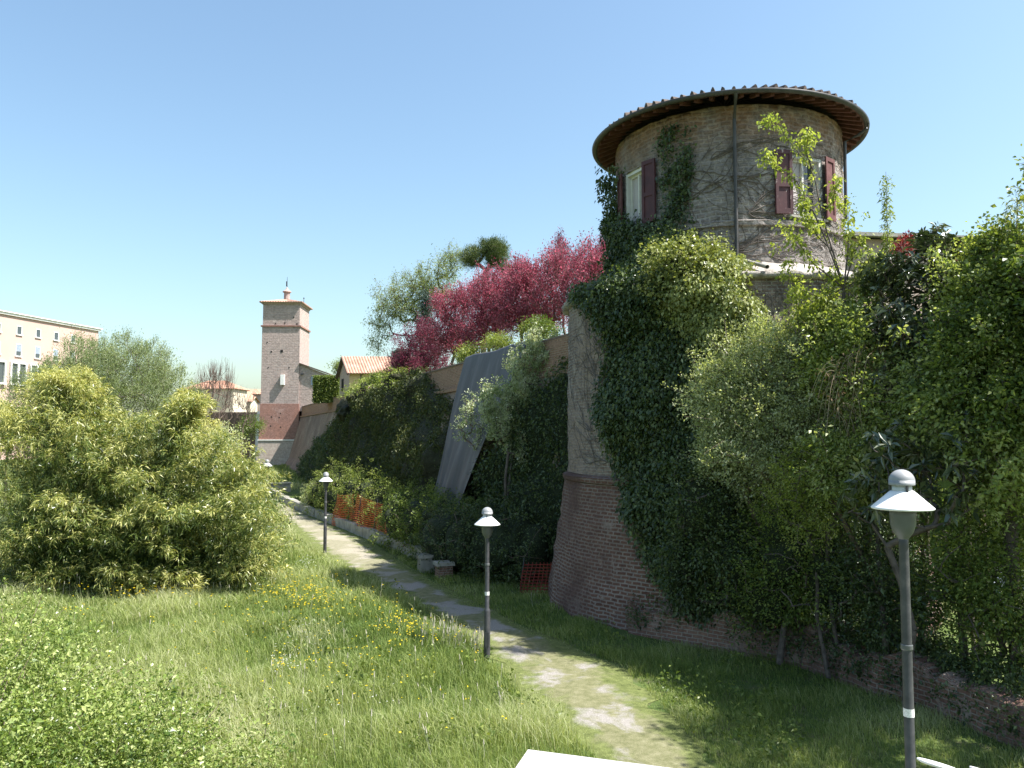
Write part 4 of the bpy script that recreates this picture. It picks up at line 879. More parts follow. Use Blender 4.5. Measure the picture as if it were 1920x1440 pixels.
LM['mid'] = leaf_mat('mid green leaves', g3((.06, .10, .022), (.12, .17, .035), (.23, .27, .07)), .35, .42, .3)
LM['hedge'] = leaf_mat('yellow green hedge leaves', g3((.12, .17, .035), (.22, .27, .065), (.36, .39, .14)), .4, .45, .25)
LM['lime_mix'] = leaf_mat('mixed green leaves', g3((.10, .145, .035), (.26, .32, .09), (.50, .53, .25)), .45, .34, .45)
LM['near_shrub'] = leaf_mat('near shrub leaves', g3((.07, .12, .025), (.20, .27, .06), (.40, .44, .17)), .35, .35, .45)
LM['scarp'] = leaf_mat('olive bramble leaves', g3((.035, .05, .016), (.065, .085, .026), (.11, .115, .04)), .25, .5, .25)
LM['pine'] = leaf_mat('pine needles', g3((.04, .065, .022), (.085, .12, .04), (.16, .19, .07)), .15, .5, .2)
LM['pale_tree'] = leaf_mat('pale spring leaves', g3((.14, .18, .07), (.22, .27, .10), (.30, .34, .16)), .4, .5, .2)
LM['conifer'] = leaf_mat('blue green needles', g3((.030, .055, .045), (.05, .08, .065), (.08, .11, .09)), .12, .5, .2)
LM['grass'] = leaf_mat('meadow grass', [(.05, (.085, .14, .035)), (.35, (.185, .245, .065)), (.65, (.31, .355, .13)), (.95, (.48, .49, .29))], .4, .5, .2, (1.2, 1.2, .6))
LM['yellow'] = leaf_mat('yellow petals', g3((.65, .46, .015), (.75, .56, .02), (.80, .64, .04)), .3, .5, .2)
LM['white_fl'] = leaf_mat('white petals', g3((.6, .62, .58), (.7, .7, .68), (.75, .75, .75)), .3, .5, .2)
LM['red_leaf'] = leaf_mat('red young leaves', g3((.12, .02, .022), (.19, .035, .035), (.26, .07, .06)), .4, .4, .3, (1.4, .8, .8))
LM['dry'] = leaf_mat('dry brown leaves', g3((.10, .07, .045), (.18, .13, .08), (.28, .22, .14)), .3, .6, .1, (1, .9, .7))
M['core'] = noise_mat('shade dark foliage filler', [(.3, (.012, .018, .007)), (.7, (.03, .042, .016))], 6, bmp=1.0, bdist=.1, bscale=9)  # filler bodies coloured near black for the shade between leaves
M['core_olive'] = noise_mat('shade dark bramble filler', [(.3, (.022, .024, .011)), (.7, (.045, .046, .022))], 6, bmp=1.0, bdist=.1, bscale=9)  # dark filler standing in for the shade within the brambles

# ------------------------------------------------------------------ meadow grass
def inside(x, y): return (x > path_l(y) - .1) & (x < path_r(y) + .05)
def lw_x(y): return np.interp(y, LW[::-1, 1], LW[::-1, 0])
def in_slab(x, y): 
    e1_, e2_ = (b_s - a_s), (d_s - a_s); det = e1_[0] * e2_[1] - e1_[1] * e2_[0]; u = ((x - a_s[0]) * e2_[1] - (y - a_s[1]) * e2_[0]) / det; v = (e1_[0] * (y - a_s[1]) - e1_[1] * (x - a_s[0])) / det
    return (u > -.02) & (u < 1.02) & (v > -.02) & (v < 1.02)
a_s, b_s, d_s = a_slab, b_slab, d_slab
def blades(rg, x, y, h, wd, lean=.35, cval=None):
    n = len(x); z = gz(x, y) - .02; th = rg.uniform(0, 6.283, n); ld = rg.normal(size=(n, 2)) * lean * h[:, None]; ld[:, 0] -= .12 * h
    s = np.stack([np.cos(th), np.sin(th), np.zeros(n)], 1) * wd[:, None] * .5; b0 = np.stack([x, y, z], 1)
    m_ = b0 + np.stack([ld[:, 0] * .35, ld[:, 1] * .35, h * .58], 1); t = b0 + np.stack([ld[:, 0], ld[:, 1], h * (1 - .25 * np.minimum(1, np.abs(ld).sum(1) / h))], 1)
    V = np.stack([b0 - s, b0 + s, m_ + s * .8, m_ - s * .8, t], 1).reshape(-1, 3); i = np.arange(n)[:, None] * 5
    return V, i + np.array([[0, 1, 2, 3]]), i + np.array([[3, 2, 4]])
rg = np.random.default_rng(77)
XS = []; YS = []; DN = []
for ya, yb, dens in ((10.5, 17, 900), (17, 24, 620), (24, 34, 380), (34, 50, 170), (50, 75, 60), (75, 108, 22)):
    xa = -.68 * yb - 1; xb = min(.45 * yb + 4, 11); n = int((xb - xa) * (yb - ya) * dens)
    x = rg.uniform(xa, xb, n); y = rg.uniform(ya, yb, n)
    ok = (np.abs(x) < .67 * y + .5) & ~inside(x, y) & ~in_slab(x, y)
    right = x > path_r(y)
    okr = right & (y > 11) & (x < np.where(y < 21, lw_x(np.clip(y, 8, 21)) - .05, np.where(y < 33, 2.6 - .0 * y, kp[2][0] + (kp[0][0] - kp[2][0]) * (y - kp[2][1]) / (kp[0][1] - kp[2][1]) + .0)))
    okr |= right & (y > 52) & (x < WX(y) - 2.2)
    dist = np.hypot(x - BC[0], y - BC[1]); okr &= dist > 5.9
    okl = ~right & (x > -24 - (y > 40) * 30)
    okb = ~((np.hypot((x + 12.8) / 4.4, (y - 28.6) / 2.2) < 1) & (rg.uniform(size=n) < .8))
    k = ok & (okr | okl) & okb
    XS.append(x[k]); YS.append(y[k])
x = np.concatenate(XS); y = np.concatenate(YS); n = len(x)
pq = np.stack([x, y], 1); right = x > path_r(y)
f1 = wave(pq, .55, 41); f2 = wave(pq, 1.7, 42); f3 = wave(pq, .25, 43)
dl = np.clip(path_l(y) - x, 0, 3)
h = np.where(right, .17 + .07 * f2, (.36 + .12 * f1 + .10 * f2) * (.45 + .55 * np.clip(dl / .7, 0, 1))) * rg.uniform(.5, 1.35, n); h = np.maximum(h, .05)
wd = np.maximum(.009, .0006 * y) * rg.uniform(.7, 1.3, n)
cv = np.clip(.47 + .18 * f1 + .2 * f3 + .12 * f2 + rg.normal(size=n) * .2 - right * .12, 0, 1)
# taller tufts and seed stalks
ex = []
for (px, py, wx, wy, n_, hh, cc) in ((480, 1410, 50, 22, 900, .6, .9), (560, 1400, 30, 20, 400, .6, .35), (1010, 1360, 40, 22, 900, .55, .85), (940, 1300, 50, 30, 600, .5, .5), (580, 1215, 30, 14, 400, .5, .95), (840, 1185, 60, 14, 500, .5, .7), (700, 1120, 80, 14, 400, .45, .6), (760, 1390, 120, 30, 900, .55, .7), (300, 1150, 120, 12, 700, .55, .75), (1270, 1235, 30, 8, 300, .4, .35), (1180, 1215, 60, 10, 500, .35, .5), (1430, 1225, 40, 10, 300, .35, .3), (470, 1300, 160, 60, 1500, .5, .8), (650, 1040, 40, 10, 200, .4, .7)):
    for a_ in np.stack([rg.normal(px, wx, n_), rg.normal(py, wy, n_)], 1):
        g = G(min(max(a_[0], -100), 1900), min(max(a_[1], 1000), 1445), .2); ex.append((g[0], g[1], hh * rg.uniform(.6, 1.25), np.clip(cc + rg.normal() * .12, 0, 1)))
ex = np.array(ex); k = ~inside(ex[:, 0], ex[:, 1]) & ~in_slab(ex[:, 0], ex[:, 1]); ex = ex[k]
x = np.concatenate([x, ex[:, 0]]); y = np.concatenate([y, ex[:, 1]]); h = np.concatenate([h, ex[:, 2]]); wd = np.concatenate([wd, np.maximum(.008, .0005 * ex[:, 1])]); cv = np.concatenate([cv, ex[:, 3]])
V, Q, T = blades(rg, x, y, h, wd)
put(obj('meadow_grass', V, Q, LM['grass'], T=T, attr=np.concatenate([cv, cv])), 'long sunlit meadow grass', 'grass', kind='stuff')
# short sparse grass growing into the path
n = 60000; y = rg.uniform(11, 46, n) ** 1.0; tq = rg.uniform(0, 1, n); x = path_l(y) + (path_r(y) - path_l(y)) * tq
edge = np.minimum(tq, 1 - tq) * 2; k = rg.uniform(size=n) < np.clip(.85 - edge * 1.0 + .6 * wave(np.stack([x, y], 1), 1.1, 51), 0, 1) * np.where(y > 30, .5, 1)
x, y = x[k], y[k]; n = len(x)
V, Q, T = blades(rg, x, y, rg.uniform(.03, .09, n), np.maximum(.009, .0006 * y), .6)
cv = np.clip(.55 + rg.normal(size=n) * .2, 0, 1)
put(obj('path_grass', V, Q, LM['grass'], T=T, attr=np.concatenate([cv, cv])), 'thin short grass creeping over the path', 'grass', kind='stuff')
# seed heads and flowers
def flowers(name, label, spots, mat, size, hgt, seed):
    rg = np.random.default_rng(seed); PP = []
    for (px, py, wx, wy, n) in spots:
        q = np.stack([rg.normal(px, wx, n), rg.normal(py, wy, n)], 1); q = q[(q[:, 1] > 1000) & (q[:, 1] < 1439)]
        for a_ in q:
            g = G(a_[0], a_[1], .25); 
            if inside(g[0], g[1]): continue
            PP.append((g[0], g[1], float(gz(g[0], g[1])) + hgt * rg.uniform(.7, 1.2)))
    PP = np.array(PP); m = 4; Pn = np.repeat(PP, m, 0); D = rg.normal(size=Pn.shape) * (1, 1, .25); Nn = np.tile([0, 0, 1.], (len(Pn), 1)) + rg.normal(size=Pn.shape) * .3
    sz = np.repeat(size * np.maximum(1, PP[:, 1] / 18) * rg.uniform(.7, 1.3, len(PP)), m); Vl, Ql = leaf_geo(Pn, D, Nn, sz, sz * .8, .1, 0)
    put(obj(name, Vl, Ql, mat, attr=rg.uniform(size=len(Ql))), label, 'flowers', kind='stuff')
flowers('yellow_flowers', 'small yellow wildflowers in the meadow', [(190, 1112, 70, 9, 90), (270, 1128, 45, 8, 130), (100, 1100, 60, 7, 40), (565, 1140, 45, 18, 200), (760, 1212, 30, 14, 110), (720, 1255, 40, 15, 30), (600, 1170, 120, 40, 160), (400, 1200, 200, 60, 70), (150, 1175, 20, 10, 20), (580, 1290, 50, 20, 50), (880, 1200, 30, 25, 30), (700, 1330, 160, 50, 50)], LM['yellow'], .026, .5, 5)
flowers('white_flowers', 'small white wildflowers in the meadow', [(575, 1075, 12, 5, 60), (530, 1270, 14, 12, 60), (500, 1105, 10, 6, 30), (850, 1195, 40, 12, 40), (560, 1220, 30, 20, 40), (670, 1330, 60, 40, 30)], LM['white_fl'], .017, .33, 6)

def weeds():
    rg = np.random.default_rng(88); n = 1500; px = rg.uniform(-40, 1500, n); py = 1060 + 380 * rg.uniform(0, 1, n) ** .8; PP = []
    for a_, b_ in zip(px, py):
        g = G(a_, b_, .1)
        if inside(g[0], g[1]) or in_slab(g[0], g[1]) or g[0] > lw_x(min(max(g[1], 8), 21)) - .2 and g[1] < 21: continue
        if math.hypot(g[0] - BC[0], g[1] - BC[1]) < 6.2 or wave(np.array([[g[0], g[1]]]), .9, 61)[0] < -.1: continue
        PP.append((g[0], g[1], float(gz(g[0], g[1])) + rg.uniform(.05, .32)))
    V, Q, A = clump(rg, np.array(PP), 9, .16, .095, .05, .5, None, flat=.3, droop=.3); put(obj('meadow_weeds', V, Q, LM['mid'], attr=A), 'broad leaved weeds scattered through the meadow', 'weeds', kind='stuff')
    # grey seed heads along the foot of the bamboo and the path edge
    sp = np.concatenate([np.stack([rg.uniform(0, 480, 260), 1085 + rg.uniform(0, 480, 260) * .06 + rg.normal(size=260) * 8], 1), np.stack([rg.normal(860, 40, 90), rg.normal(1200, 10, 90)], 1), np.stack([rg.uniform(100, 1000, 130), rg.uniform(1100, 1440, 130)], 1)])
    A_ = np.array([G(a_, b_, .3) for a_, b_ in sp]); A_[:, 2] = gz(A_[:, 0], A_[:, 1]); A_ = A_[~inside(A_[:, 0], A_[:, 1])]; hh = rg.uniform(.35, .62, len(A_)); B_ = A_ + np.stack([rg.normal(size=len(A_)) * .06, rg.normal(size=len(A_)) * .06, hh], 1)
    V, Q = segs(A_, B_, np.full(len(A_), .004), np.full(len(A_), .003), 3); D = B_ - A_; V2, Q2 = segs(B_ - D * .08, B_ + D * .1, np.full(len(A_), .011), np.full(len(A_), .006), 4)
    put(obj('seed_heads', np.concatenate([V, V2]), np.concatenate([Q, Q2 + len(V)]), noise_mat('dry seed heads', [(.3, (.30, .28, .20)), (.7, (.48, .44, .36))], 5, bmp=0)), 'pale grey grass seed heads standing above the meadow', 'grass', kind='stuff')
weeds()
# ------------------------------------------------------------------ bamboo
def bamboo():
    rg = np.random.default_rng(12); Y0 = 27.2; t = thing('bamboo_clump', 'huge yellow green bamboo thicket filling the left of the meadow', 'bamboo', (-12.8, Y0, .3))
    prof = np.array([(-60, 745), (0, 742), (60, 720), (105, 700), (150, 690), (172, 705), (200, 760), (260, 770), (300, 765), (345, 735), (362, 745), (390, 800), (430, 812), (470, 845), (500, 880), (520, 920)])
    NC = 400; paths = []; rad = []; LP = []; LD = []; LA = []
    for i in range(NC):
        px = rg.uniform(-55, 515); yb = Y0 + rg.normal() * 1.5; yb = min(max(yb, 25.0), 30.5)
        front = rg.uniform() < .55
        tp = np.interp(px, prof[:, 0], prof[:, 1]) + abs(rg.normal()) * 45 + (rg.uniform(40, 260) if front else 0)
        if i > 330:
            px = rg.uniform(85, 180) if rg.uniform() < .6 else rg.uniform(320, 368); front = False; yb = rg.uniform(25.8, 27.5); tp = np.interp(px, prof[:, 0], prof[:, 1]) + abs(rg.normal()) * 14 - 6
        elif i > 250: front = True; yb = rg.uniform(24.9, 25.8); tp = rg.uniform(930, 1110) - abs(px - 230) * .1
        tip = P(px + rg.normal() * 8, tp, yb - (rg.uniform(.3, 1.6) if front else 0)); tip[2] = max(tip[2], .45) 
        bx = -12.6 + (tip[0] + 12.6) * rg.uniform(.55, .85); b0 = np.array([bx, yb + .5, .1]); b0[2] = gz(b0[0], b0[1])
        out = tip - b0; s = np.linspace(0, 1, 9)
        pth = b0 + np.stack([out[0] * s ** 2.0, out[1] * s ** 2.0, out[2] * (1 - (1 - s) ** 1.35)], 1)
        nod = np.array([np.sign(out[0]) * .5, -.35 if front else -.1, -.25]) * rg.uniform(.2, 1.2); pth[-2:] += np.array([[.35], [1.0]]) * nod
        paths.append(pth); rad.append(np.linspace(.018, .003, 9))
        ns = 58; q = rg.uniform(.10 if front else .3, 1.0, ns) ** .8; c = np.stack([np.interp(q, s, pth[:, k]) for k in range(3)], 1)
        dd = unit(rg.normal(size=(ns, 3)) * (1, 1, .45)); off = rg.uniform(.1, .75, ns) * (1.15 - q * (.8 if i > 330 else .55)); c = c + dd * off[:, None] + (0, 0, .1)
        cl = np.clip(.15 + .10 * (i > 330) + .62 * q ** 1.4 - (.12 if front else 0) + rg.normal() * .13, 0, 1)  # leaf tone rises up the culm: sunlit top, dark foot painted in
        kk = 12; n = ns * kk; Cn = np.repeat(c, kk, 0) + rg.normal(size=(n, 3)) * .05; D = np.repeat(dd, kk, 0) * .8 + rg.normal(size=(n, 3)) * .55 + (0, 0, .02)
        LP.append(Cn); LD.append(D); LA.append(np.clip(np.repeat(cl, kk) + rg.normal(size=n) * .17, 0, 1))
    V, Q = tubes(paths, rad, 5); obj('culms', V, Q, noise_mat('green culms', [(.3, (.10, .12, .03)), (.7, (.22, .22, .07))], 5, bmp=0), t, smooth=True)
    LP = np.concatenate(LP); n = len(LP); l = rg.uniform(.11, .24, n); N = rg.normal(size=(n, 3)) * .7 + (0, 0, .8)
    V, Q = leaf_geo(LP, np.concatenate(LD), N, l, l * .155, .2, .25); ok = LP[:, 2] > .25
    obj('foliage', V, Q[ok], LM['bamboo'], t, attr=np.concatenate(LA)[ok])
bamboo()
# arching shoots of bamboo in the grass right of the thicket
def shoots(name, label, cat, base, tips, mat, L, Wr, n, seed, mid_lift=.6, ns=60, spread=.3, bark='twig', rtip=.004, rb=.014, droop=.3):
    rg = np.random.default_rng(seed); t = thing(name, label, cat, base); paths = []; rad = []; PP = []; DD = []; AA = []
    for tip in tips:
        b0 = np.asarray(base) + np.append(rg.normal(size=2) * .25, 0); s = np.linspace(0, 1, 10); pth = b0 + (np.asarray(tip) - b0) * s[:, None] + np.outer(np.sin(s * math.pi), [0, 0, mid_lift]); paths.append(pth); rad.append(np.linspace(rb, rtip, 10))
        q = rg.uniform(.25, 1, ns); c = np.stack([np.interp(q, s, pth[:, k]) for k in range(3)], 1) + rg.normal(size=(ns, 3)) * spread * .5
        m_ = n; Cn = np.repeat(c, m_, 0) + rg.normal(size=(ns * m_, 3)) * spread * .25; PP.append(Cn); DD.append(rg.normal(size=Cn.shape) * .7 + unit(np.asarray(tip) - b0) * .4); AA.append(np.clip(np.repeat(rg.uniform(size=ns), m_) * .5 + rg.uniform(size=len(Cn)) * .5, 0, 1))
    V, Q = tubes(paths, rad, 4); obj('stems', V, Q, M[bark], t)
    PP = np.concatenate(PP); l = L * rg.uniform(.6, 1.2, len(PP)); V, Q = leaf_geo(PP, np.concatenate(DD), rg.normal(size=PP.shape) * .5 + (0, 0, 1), l, l * Wr, .2, droop); obj('foliage', V, Q, mat, t, attr=np.concatenate(AA)); return t
b0 = G(440, 1105, .3); b0[2] = .2
shoots('bamboo_shoots', 'low arching bamboo shoots spreading into the grass beside the thicket', 'bamboo', b0, [P(x_, y_, b0[1] + dy) for x_, y_, dy in ((470, 985, .8), (505, 1000, 1), (535, 985, 2), (555, 1010, 1.5), (520, 1040, .2), (480, 1050, -.4), (545, 970, 3), (440, 1040, -.6), (420, 1060, -1), (500, 960, 2.5))], LM['bamboo'], .2, .17, 7, 15, .3, 60, .3)

# ------------------------------------------------------------------ left background
tb = P(215, 860, 42); tb[2] = 0
tree('tamarisk_bush', 'big rounded grey green feathery bush behind the bamboo', 'bush', tb, [E(215, 735, 42, 125, 105, 3), E(150, 720, 42, 85, 80, 2.5), E(120, 770, 41, 90, 90, 2.5), E(290, 760, 42, 80, 80, 2.5), E(230, 700, 42, 90, 70, 2.5), E(70, 770, 41, 45, 70, 2)], LM['tamarisk'], 620, 115, .62, .11, .028, .010, .16, 21, up=1.0, twigs=2, twig_len=.75, stems=5, shell=2.6, flat=.15, droop=0, cname='foliage')
for i, (px, py, Y, wx, wy, n, lab) in enumerate([(400, 755, 60, 32, 58, 130, 'bare brown twiggy tree behind the bamboo, densest of the bare ones'), (428, 760, 66, 22, 60, 60, 'slim bare tree with long upright twigs left of the square tower'), (455, 775, 72, 26, 40, 60, 'low bare tree nearest the square tower'), (378, 765, 58, 20, 60, 50, 'bare tree touching the grey green bush')]):
    bq = P(px, 840, Y); bq[2] = 0; tree('bare_tree', lab, 'tree', bq, [E(px, py, Y, wx, wy), E(px, py - wy * .5, Y, wx * .9, wy * .6)], None, n, 0, r_tip=.011, r_trunk=.1, seed=30 + i, twigs=5, twig_len=1.2, up=1.2, bark='twig', group=None, sag=0)
for i, (px, py, Y, wx, wy, mat, lab) in enumerate([(470, 800, 95, 22, 22, 'mid', 'small round green bush left of the foot of the square tower'), (425, 835, 60, 30, 40, 'silver', 'pale green bush between the bamboo and the timber fence'), (15, 800, 52, 28, 48, 'mid', 'green bush at the left edge below the pink building'), (640, 690, 92, 12, 12, 'pale_tree', 'small pale tree top just left of the yellow house roof')]):
    q = P(px, py, Y); bq = np.array([q[0], q[1], 8.55 if i == 3 else float(gz(q[0], q[1]))]); tree('small_bush' if i < 3 else 'small_tree', lab, 'bush' if i < 3 else 'tree', bq, [E(px, py, Y, wx, wy)], LM[mat], 60, 60, .6, .16, .08, .015, .1, 40 + i)

# ------------------------------------------------------------------ foreground shrub at lower left
lb_base = np.array([-6.4, 10.8, 0.2])
els = [((-7.6, 11.6, .6), (2.3, 1.7, 1.6)), ((-5.6, 10.7, .3), (1.9, 1.4, 1.35)), ((-4.2, 10.3, .1), (1.4, 1.2, .95)), ((-8.6, 12.4, .8), (1.8, 1.6, 1.7)), ((-6.6, 10.2, .5), (1.8, 1.2, 1.5))]
bush('spreading_shrub', 'low spreading light green shrub in the near left corner of the meadow', 'shrub', lb_base, els, LM['near_shrub'], 130000, .066, .038, 50, None, thick=.45, lump=.25, crad=.15, clumpn=10, branches=0, wild=1.2, scale=.6, shoots=260, slen=.5)
def arch_twigs():
    rg = np.random.default_rng(51); t = thing('arching_canes', 'long thin arching canes rising out of the near left shrub', 'canes', lb_base); paths = []; PP = []
    for (x0, y0_, x1, y1_) in ((0, 1230, 90, 1150), (20, 1240, 130, 1130), (0, 1260, 60, 1170), (90, 1290, 210, 1235), (215, 1360, 285, 1300), (330, 1350, 390, 1320), (60, 1300, 240, 1180), (-20, 1200, 60, 1120), (120, 1330, 230, 1270), (250, 1400, 400, 1360)):
        p0, p1 = P(x0, y0_ + 60, 11.0), P(x1, y1_, 11.8); s = np.linspace(0, 1, 10)[:, None]; pth = p0 + (p1 - p0) * s + np.sin(s * 3.14) * np.array([0, 0, .12]); paths.append(pth)
        q = rg.uniform(.2, 1, 40); PP.append(np.stack([np.interp(q, s[:, 0], pth[:, k]) for k in range(3)], 1) + rg.normal(size=(40, 3)) * .03)
    V, Q = tubes(paths, [np.linspace(.0045, .0015, 10)] * len(paths), 5); obj('stems', V, Q, M['twig'], t)
    lb = LB(); lb.add(*clump(rg, np.concatenate(PP), 2, .03, .05, .022, .5)); lb.build('foliage', LM['hedge'], t)
arch_twigs()

# ------------------------------------------------------------------ hedges by the kerb wall
def hedge_line(name, label, pts, mat, n, seed, L=.09, core='core', hscale=1.0, wild=.6):
    els = [((x_, y_, h_ * .45), (w_, w_ * 1.15, h_ * .6)) for x_, y_, h_, w_ in pts]; c = np.mean([e[0] for e in els], 0)
    return bush(name, label, 'hedge', (c[0], c[1], 0), els, LM[mat], n, L, L * .55, seed, M[core], thick=.3, lump=.2, crad=.2, branches=20, wild=wild, scale=.74, shoots=n // 130, slen=.5)
def kl(y, off=0):
    return float(np.interp(y, [q[1] for q in kp[::-1]], [q[0] for q in kp[::-1]])) + off
hedge_line('sunlit_hedge', 'sunlit yellow green hedge behind the orange net along the kerb wall', [(kl(52, 1.1), 52, 3.0, 1.2), (kl(49.5, 1.25), 49.5, 3.2, 1.2), (kl(47, 1.4), 47, 3.1, 1.2), (kl(44.5, 1.45), 44.5, 3.0, 1.15), (kl(42, 1.45), 42, 2.8, 1.15), (kl(39.5, 1.3), 39.5, 2.6, 1.1)], 'hedge', 26000, 60)
hedge_line('sunlit_hedge', 'bright green leafy hedge between the orange net and the shaded hedge', [(kl(37.5, .9), 37.2, 2.7, 1.15), (kl(35.5, .9), 35.4, 2.8, 1.2), (kl(34, 1.2), 33.8, 2.7, 1.3), (kl(33, 1.6), 32.4, 2.6, 1.2)], 'mid', 20000, 61)
hedge_line('shaded_hedge', 'dense dark green hedge in shade between the kerb wall and the bastion', [(-2.6, 31.6, 2.4, 1.3), (-1.5, 30.4, 2.4, 1.4), (-.4, 29.4, 2.5, 1.4), (.6, 29.0, 2.6, 1.3), (-.3, 30.8, 3.0, 1.5), (1.0, 30.4, 3.2, 1.4)], 'ivy', 24000, 62)
bush('small_bush', 'small grey green bush at the far end of the sunlit hedge', 'bush', (kl(54, .9), 54.5, .1), [((kl(54, .9), 54.5, 1.0), (1.1, 1.1, 1.1))], LM['silver'], 4000, .1, .05, 63, M['core'])

# ------------------------------------------------------------------ growth on the rampart
def wall_growth(name, label, ya, yb, n, mat, seed, zmin, zmax, thick, L, core, cl=9, dens=None, hang=.3):
    rg = np.random.default_rng(seed); t = thing(name, label, 'climbing plants', wall_pt((ya + yb) / 2, 2.5, 0.))
    def surf(y, q):
        z = q * ZT; o = np.interp(z, [0, 2.2, 5, 7.5, ZT], [2.35, 1.6, .85, .22, .0]) * (.22 + .78 * sm((y - 27.5) / 9))
        top = zmax(y); lo = zmin(y); bl_ = sm((top - z) / 1.2) * sm((z - lo) / .8 + .3) * sm((y - ya) / 1.3 + .05) * sm((yb - y) / 1.5 + .05)
        bul = thick * bl_ * (.62 + .38 * wave(np.stack([y * .8, z * 1.1], 1), 1.0, seed)); return z, o, bul, (z < top) & (z > lo - .3)
    nc = n // cl; y = rg.uniform(ya, yb, nc); q = rg.uniform(0, 1.05, nc); z, o, bul, ok = surf(y, q)
    p = wall_pt(y, 0, 0.); p[:, :2] += WN * (o + bul * (1 - .35 * rg.uniform(size=nc) ** 2))[:, None]; p[:, 2] = z; p = p[ok]
    lb = LB(); lb.add(*clump(rg, p, cl, .2 * rg.uniform(.5, 1.5, len(p)), L, L * .6, -.15, None, flat=.3, droop=hang)); lb.build('foliage', LM[mat], t)
    m = 70; k = 26; yy = np.repeat(np.linspace(ya, yb, m)[:, None], k, 1); qq = np.repeat(np.linspace(0, 1, k)[None], m, 0)
    z, o, bul, ok = surf(yy.ravel(), qq.ravel()); p = wall_pt(yy.ravel(), 0, 0.); p[:, :2] += WN * (o + bul * .72 - .12)[:, None]; p[:, 2] = z; okg = ok.reshape(m, k); Q = gridq(m, k); kq = okg.ravel()[Q].all(1)
    obj('shade_core', p, Q[kq][:, ::-1], M[core], t)
    return t
# dark brambles over the middle of the rampart, ivy on both ends
wall_growth('bramble_thicket', 'dark olive brambles covering the middle of the rampart left of the tarpaulin', 38.5, 72, 64000, 'scarp', 70, lambda y: 0 * y, lambda y: np.interp(y, [38.5, 40.5, 44, 47, 54, 60, 66, 72], [5.6, 7.2, 7.9, 9.3, 9.3, 9.0, 8.5, 7.8]), 1.5, .13, 'core_olive')
wall_growth('shaded_ivy', 'dark ivy clump on the rampart close to the square tower', 66, 88, 26000, 'ivy', 71, lambda y: 0 * y, lambda y: np.interp(y, [66, 72, 78, 84, 88], [8.3, 7.2, 5.8, 4.2, 2.2]), 1.2, .16, 'core')
wall_growth('rampart_ivy', 'dense dark ivy on the rampart between the tarpaulin and the bastion', 27.6, 36.5, 26000, 'ivy', 72, lambda y: 0 * y, lambda y: np.interp(y, [27, 29, 31, 33, 36.5], [8.2, 8.0, 7.0, 5.0, 2.4]), 1.0, .11, 'core')
bush('sunlit_shrub', 'pale sunlit shrub on top of the rampart in front of the yellow house', 'shrub', wall_pt(64, -.3, 8.6), [(wall_pt(66, .2, 8.2), (1.3, 2.5, 1.1)), (wall_pt(62, .1, 8.5), (1.3, 2.4, 1.2)), (wall_pt(70, .5, 7.6), (1.2, 2.2, 1.1)), (wall_pt(67, .9, 7.0), (1.1, 2.5, 1.0)), (wall_pt(57.5, .2, 8.0), (1.2, 2.0, 1.1)), (wall_pt(53, .1, 8.7), (1.2, 1.8, 1.0))], LM['hedge'], 15000, .14, .08, 73, M['core_olive'], wild=1)
q = P(618, 730, 82); hb = thing('clipped_hedge', 'tall clipped bright green hedge block on the terrace near the square tower', 'hedge', (q[0], 82, 8.6))
def clipped():
    rg = np.random.default_rng(75); w_, d_, h_ = PXW(46, 82), 3.2, P(618, 708, 82)[2] - 8.6; n = 16000
    f = rg.choice(3, n, p=[.5, .25, .25]); u, v = rg.uniform(-.5, .5, n), rg.uniform(0, 1, n)
    p = np.stack([np.where(f == 0, u * w_, np.where(f == 1, np.sign(rg.normal(size=n)) * w_ / 2, u * w_)), np.where(f == 0, -d_ / 2, (v - .5) * d_), np.where(f == 2, h_ * np.ones(n), rg.uniform(0, 1, n) * h_)], 1)
    p = p + rg.normal(size=p.shape) * .06 + np.array([q[0], 82, 8.6]); D = rg.normal(size=p.shape); N = rg.normal(size=p.shape) + (0, -.5, 1)
    V, Q = leaf_geo(p, D, N, .16, .1, .2, .1); obj('foliage', V, Q, LM['mid'], hb, attr=rg.uniform(size=n)); m = MB(); m.box((q[0], 82, 8.6 + h_ / 2 - .05), (w_ - .1, d_ - .1, h_)); m.build('shade_core', M['core'], hb)
clipped()
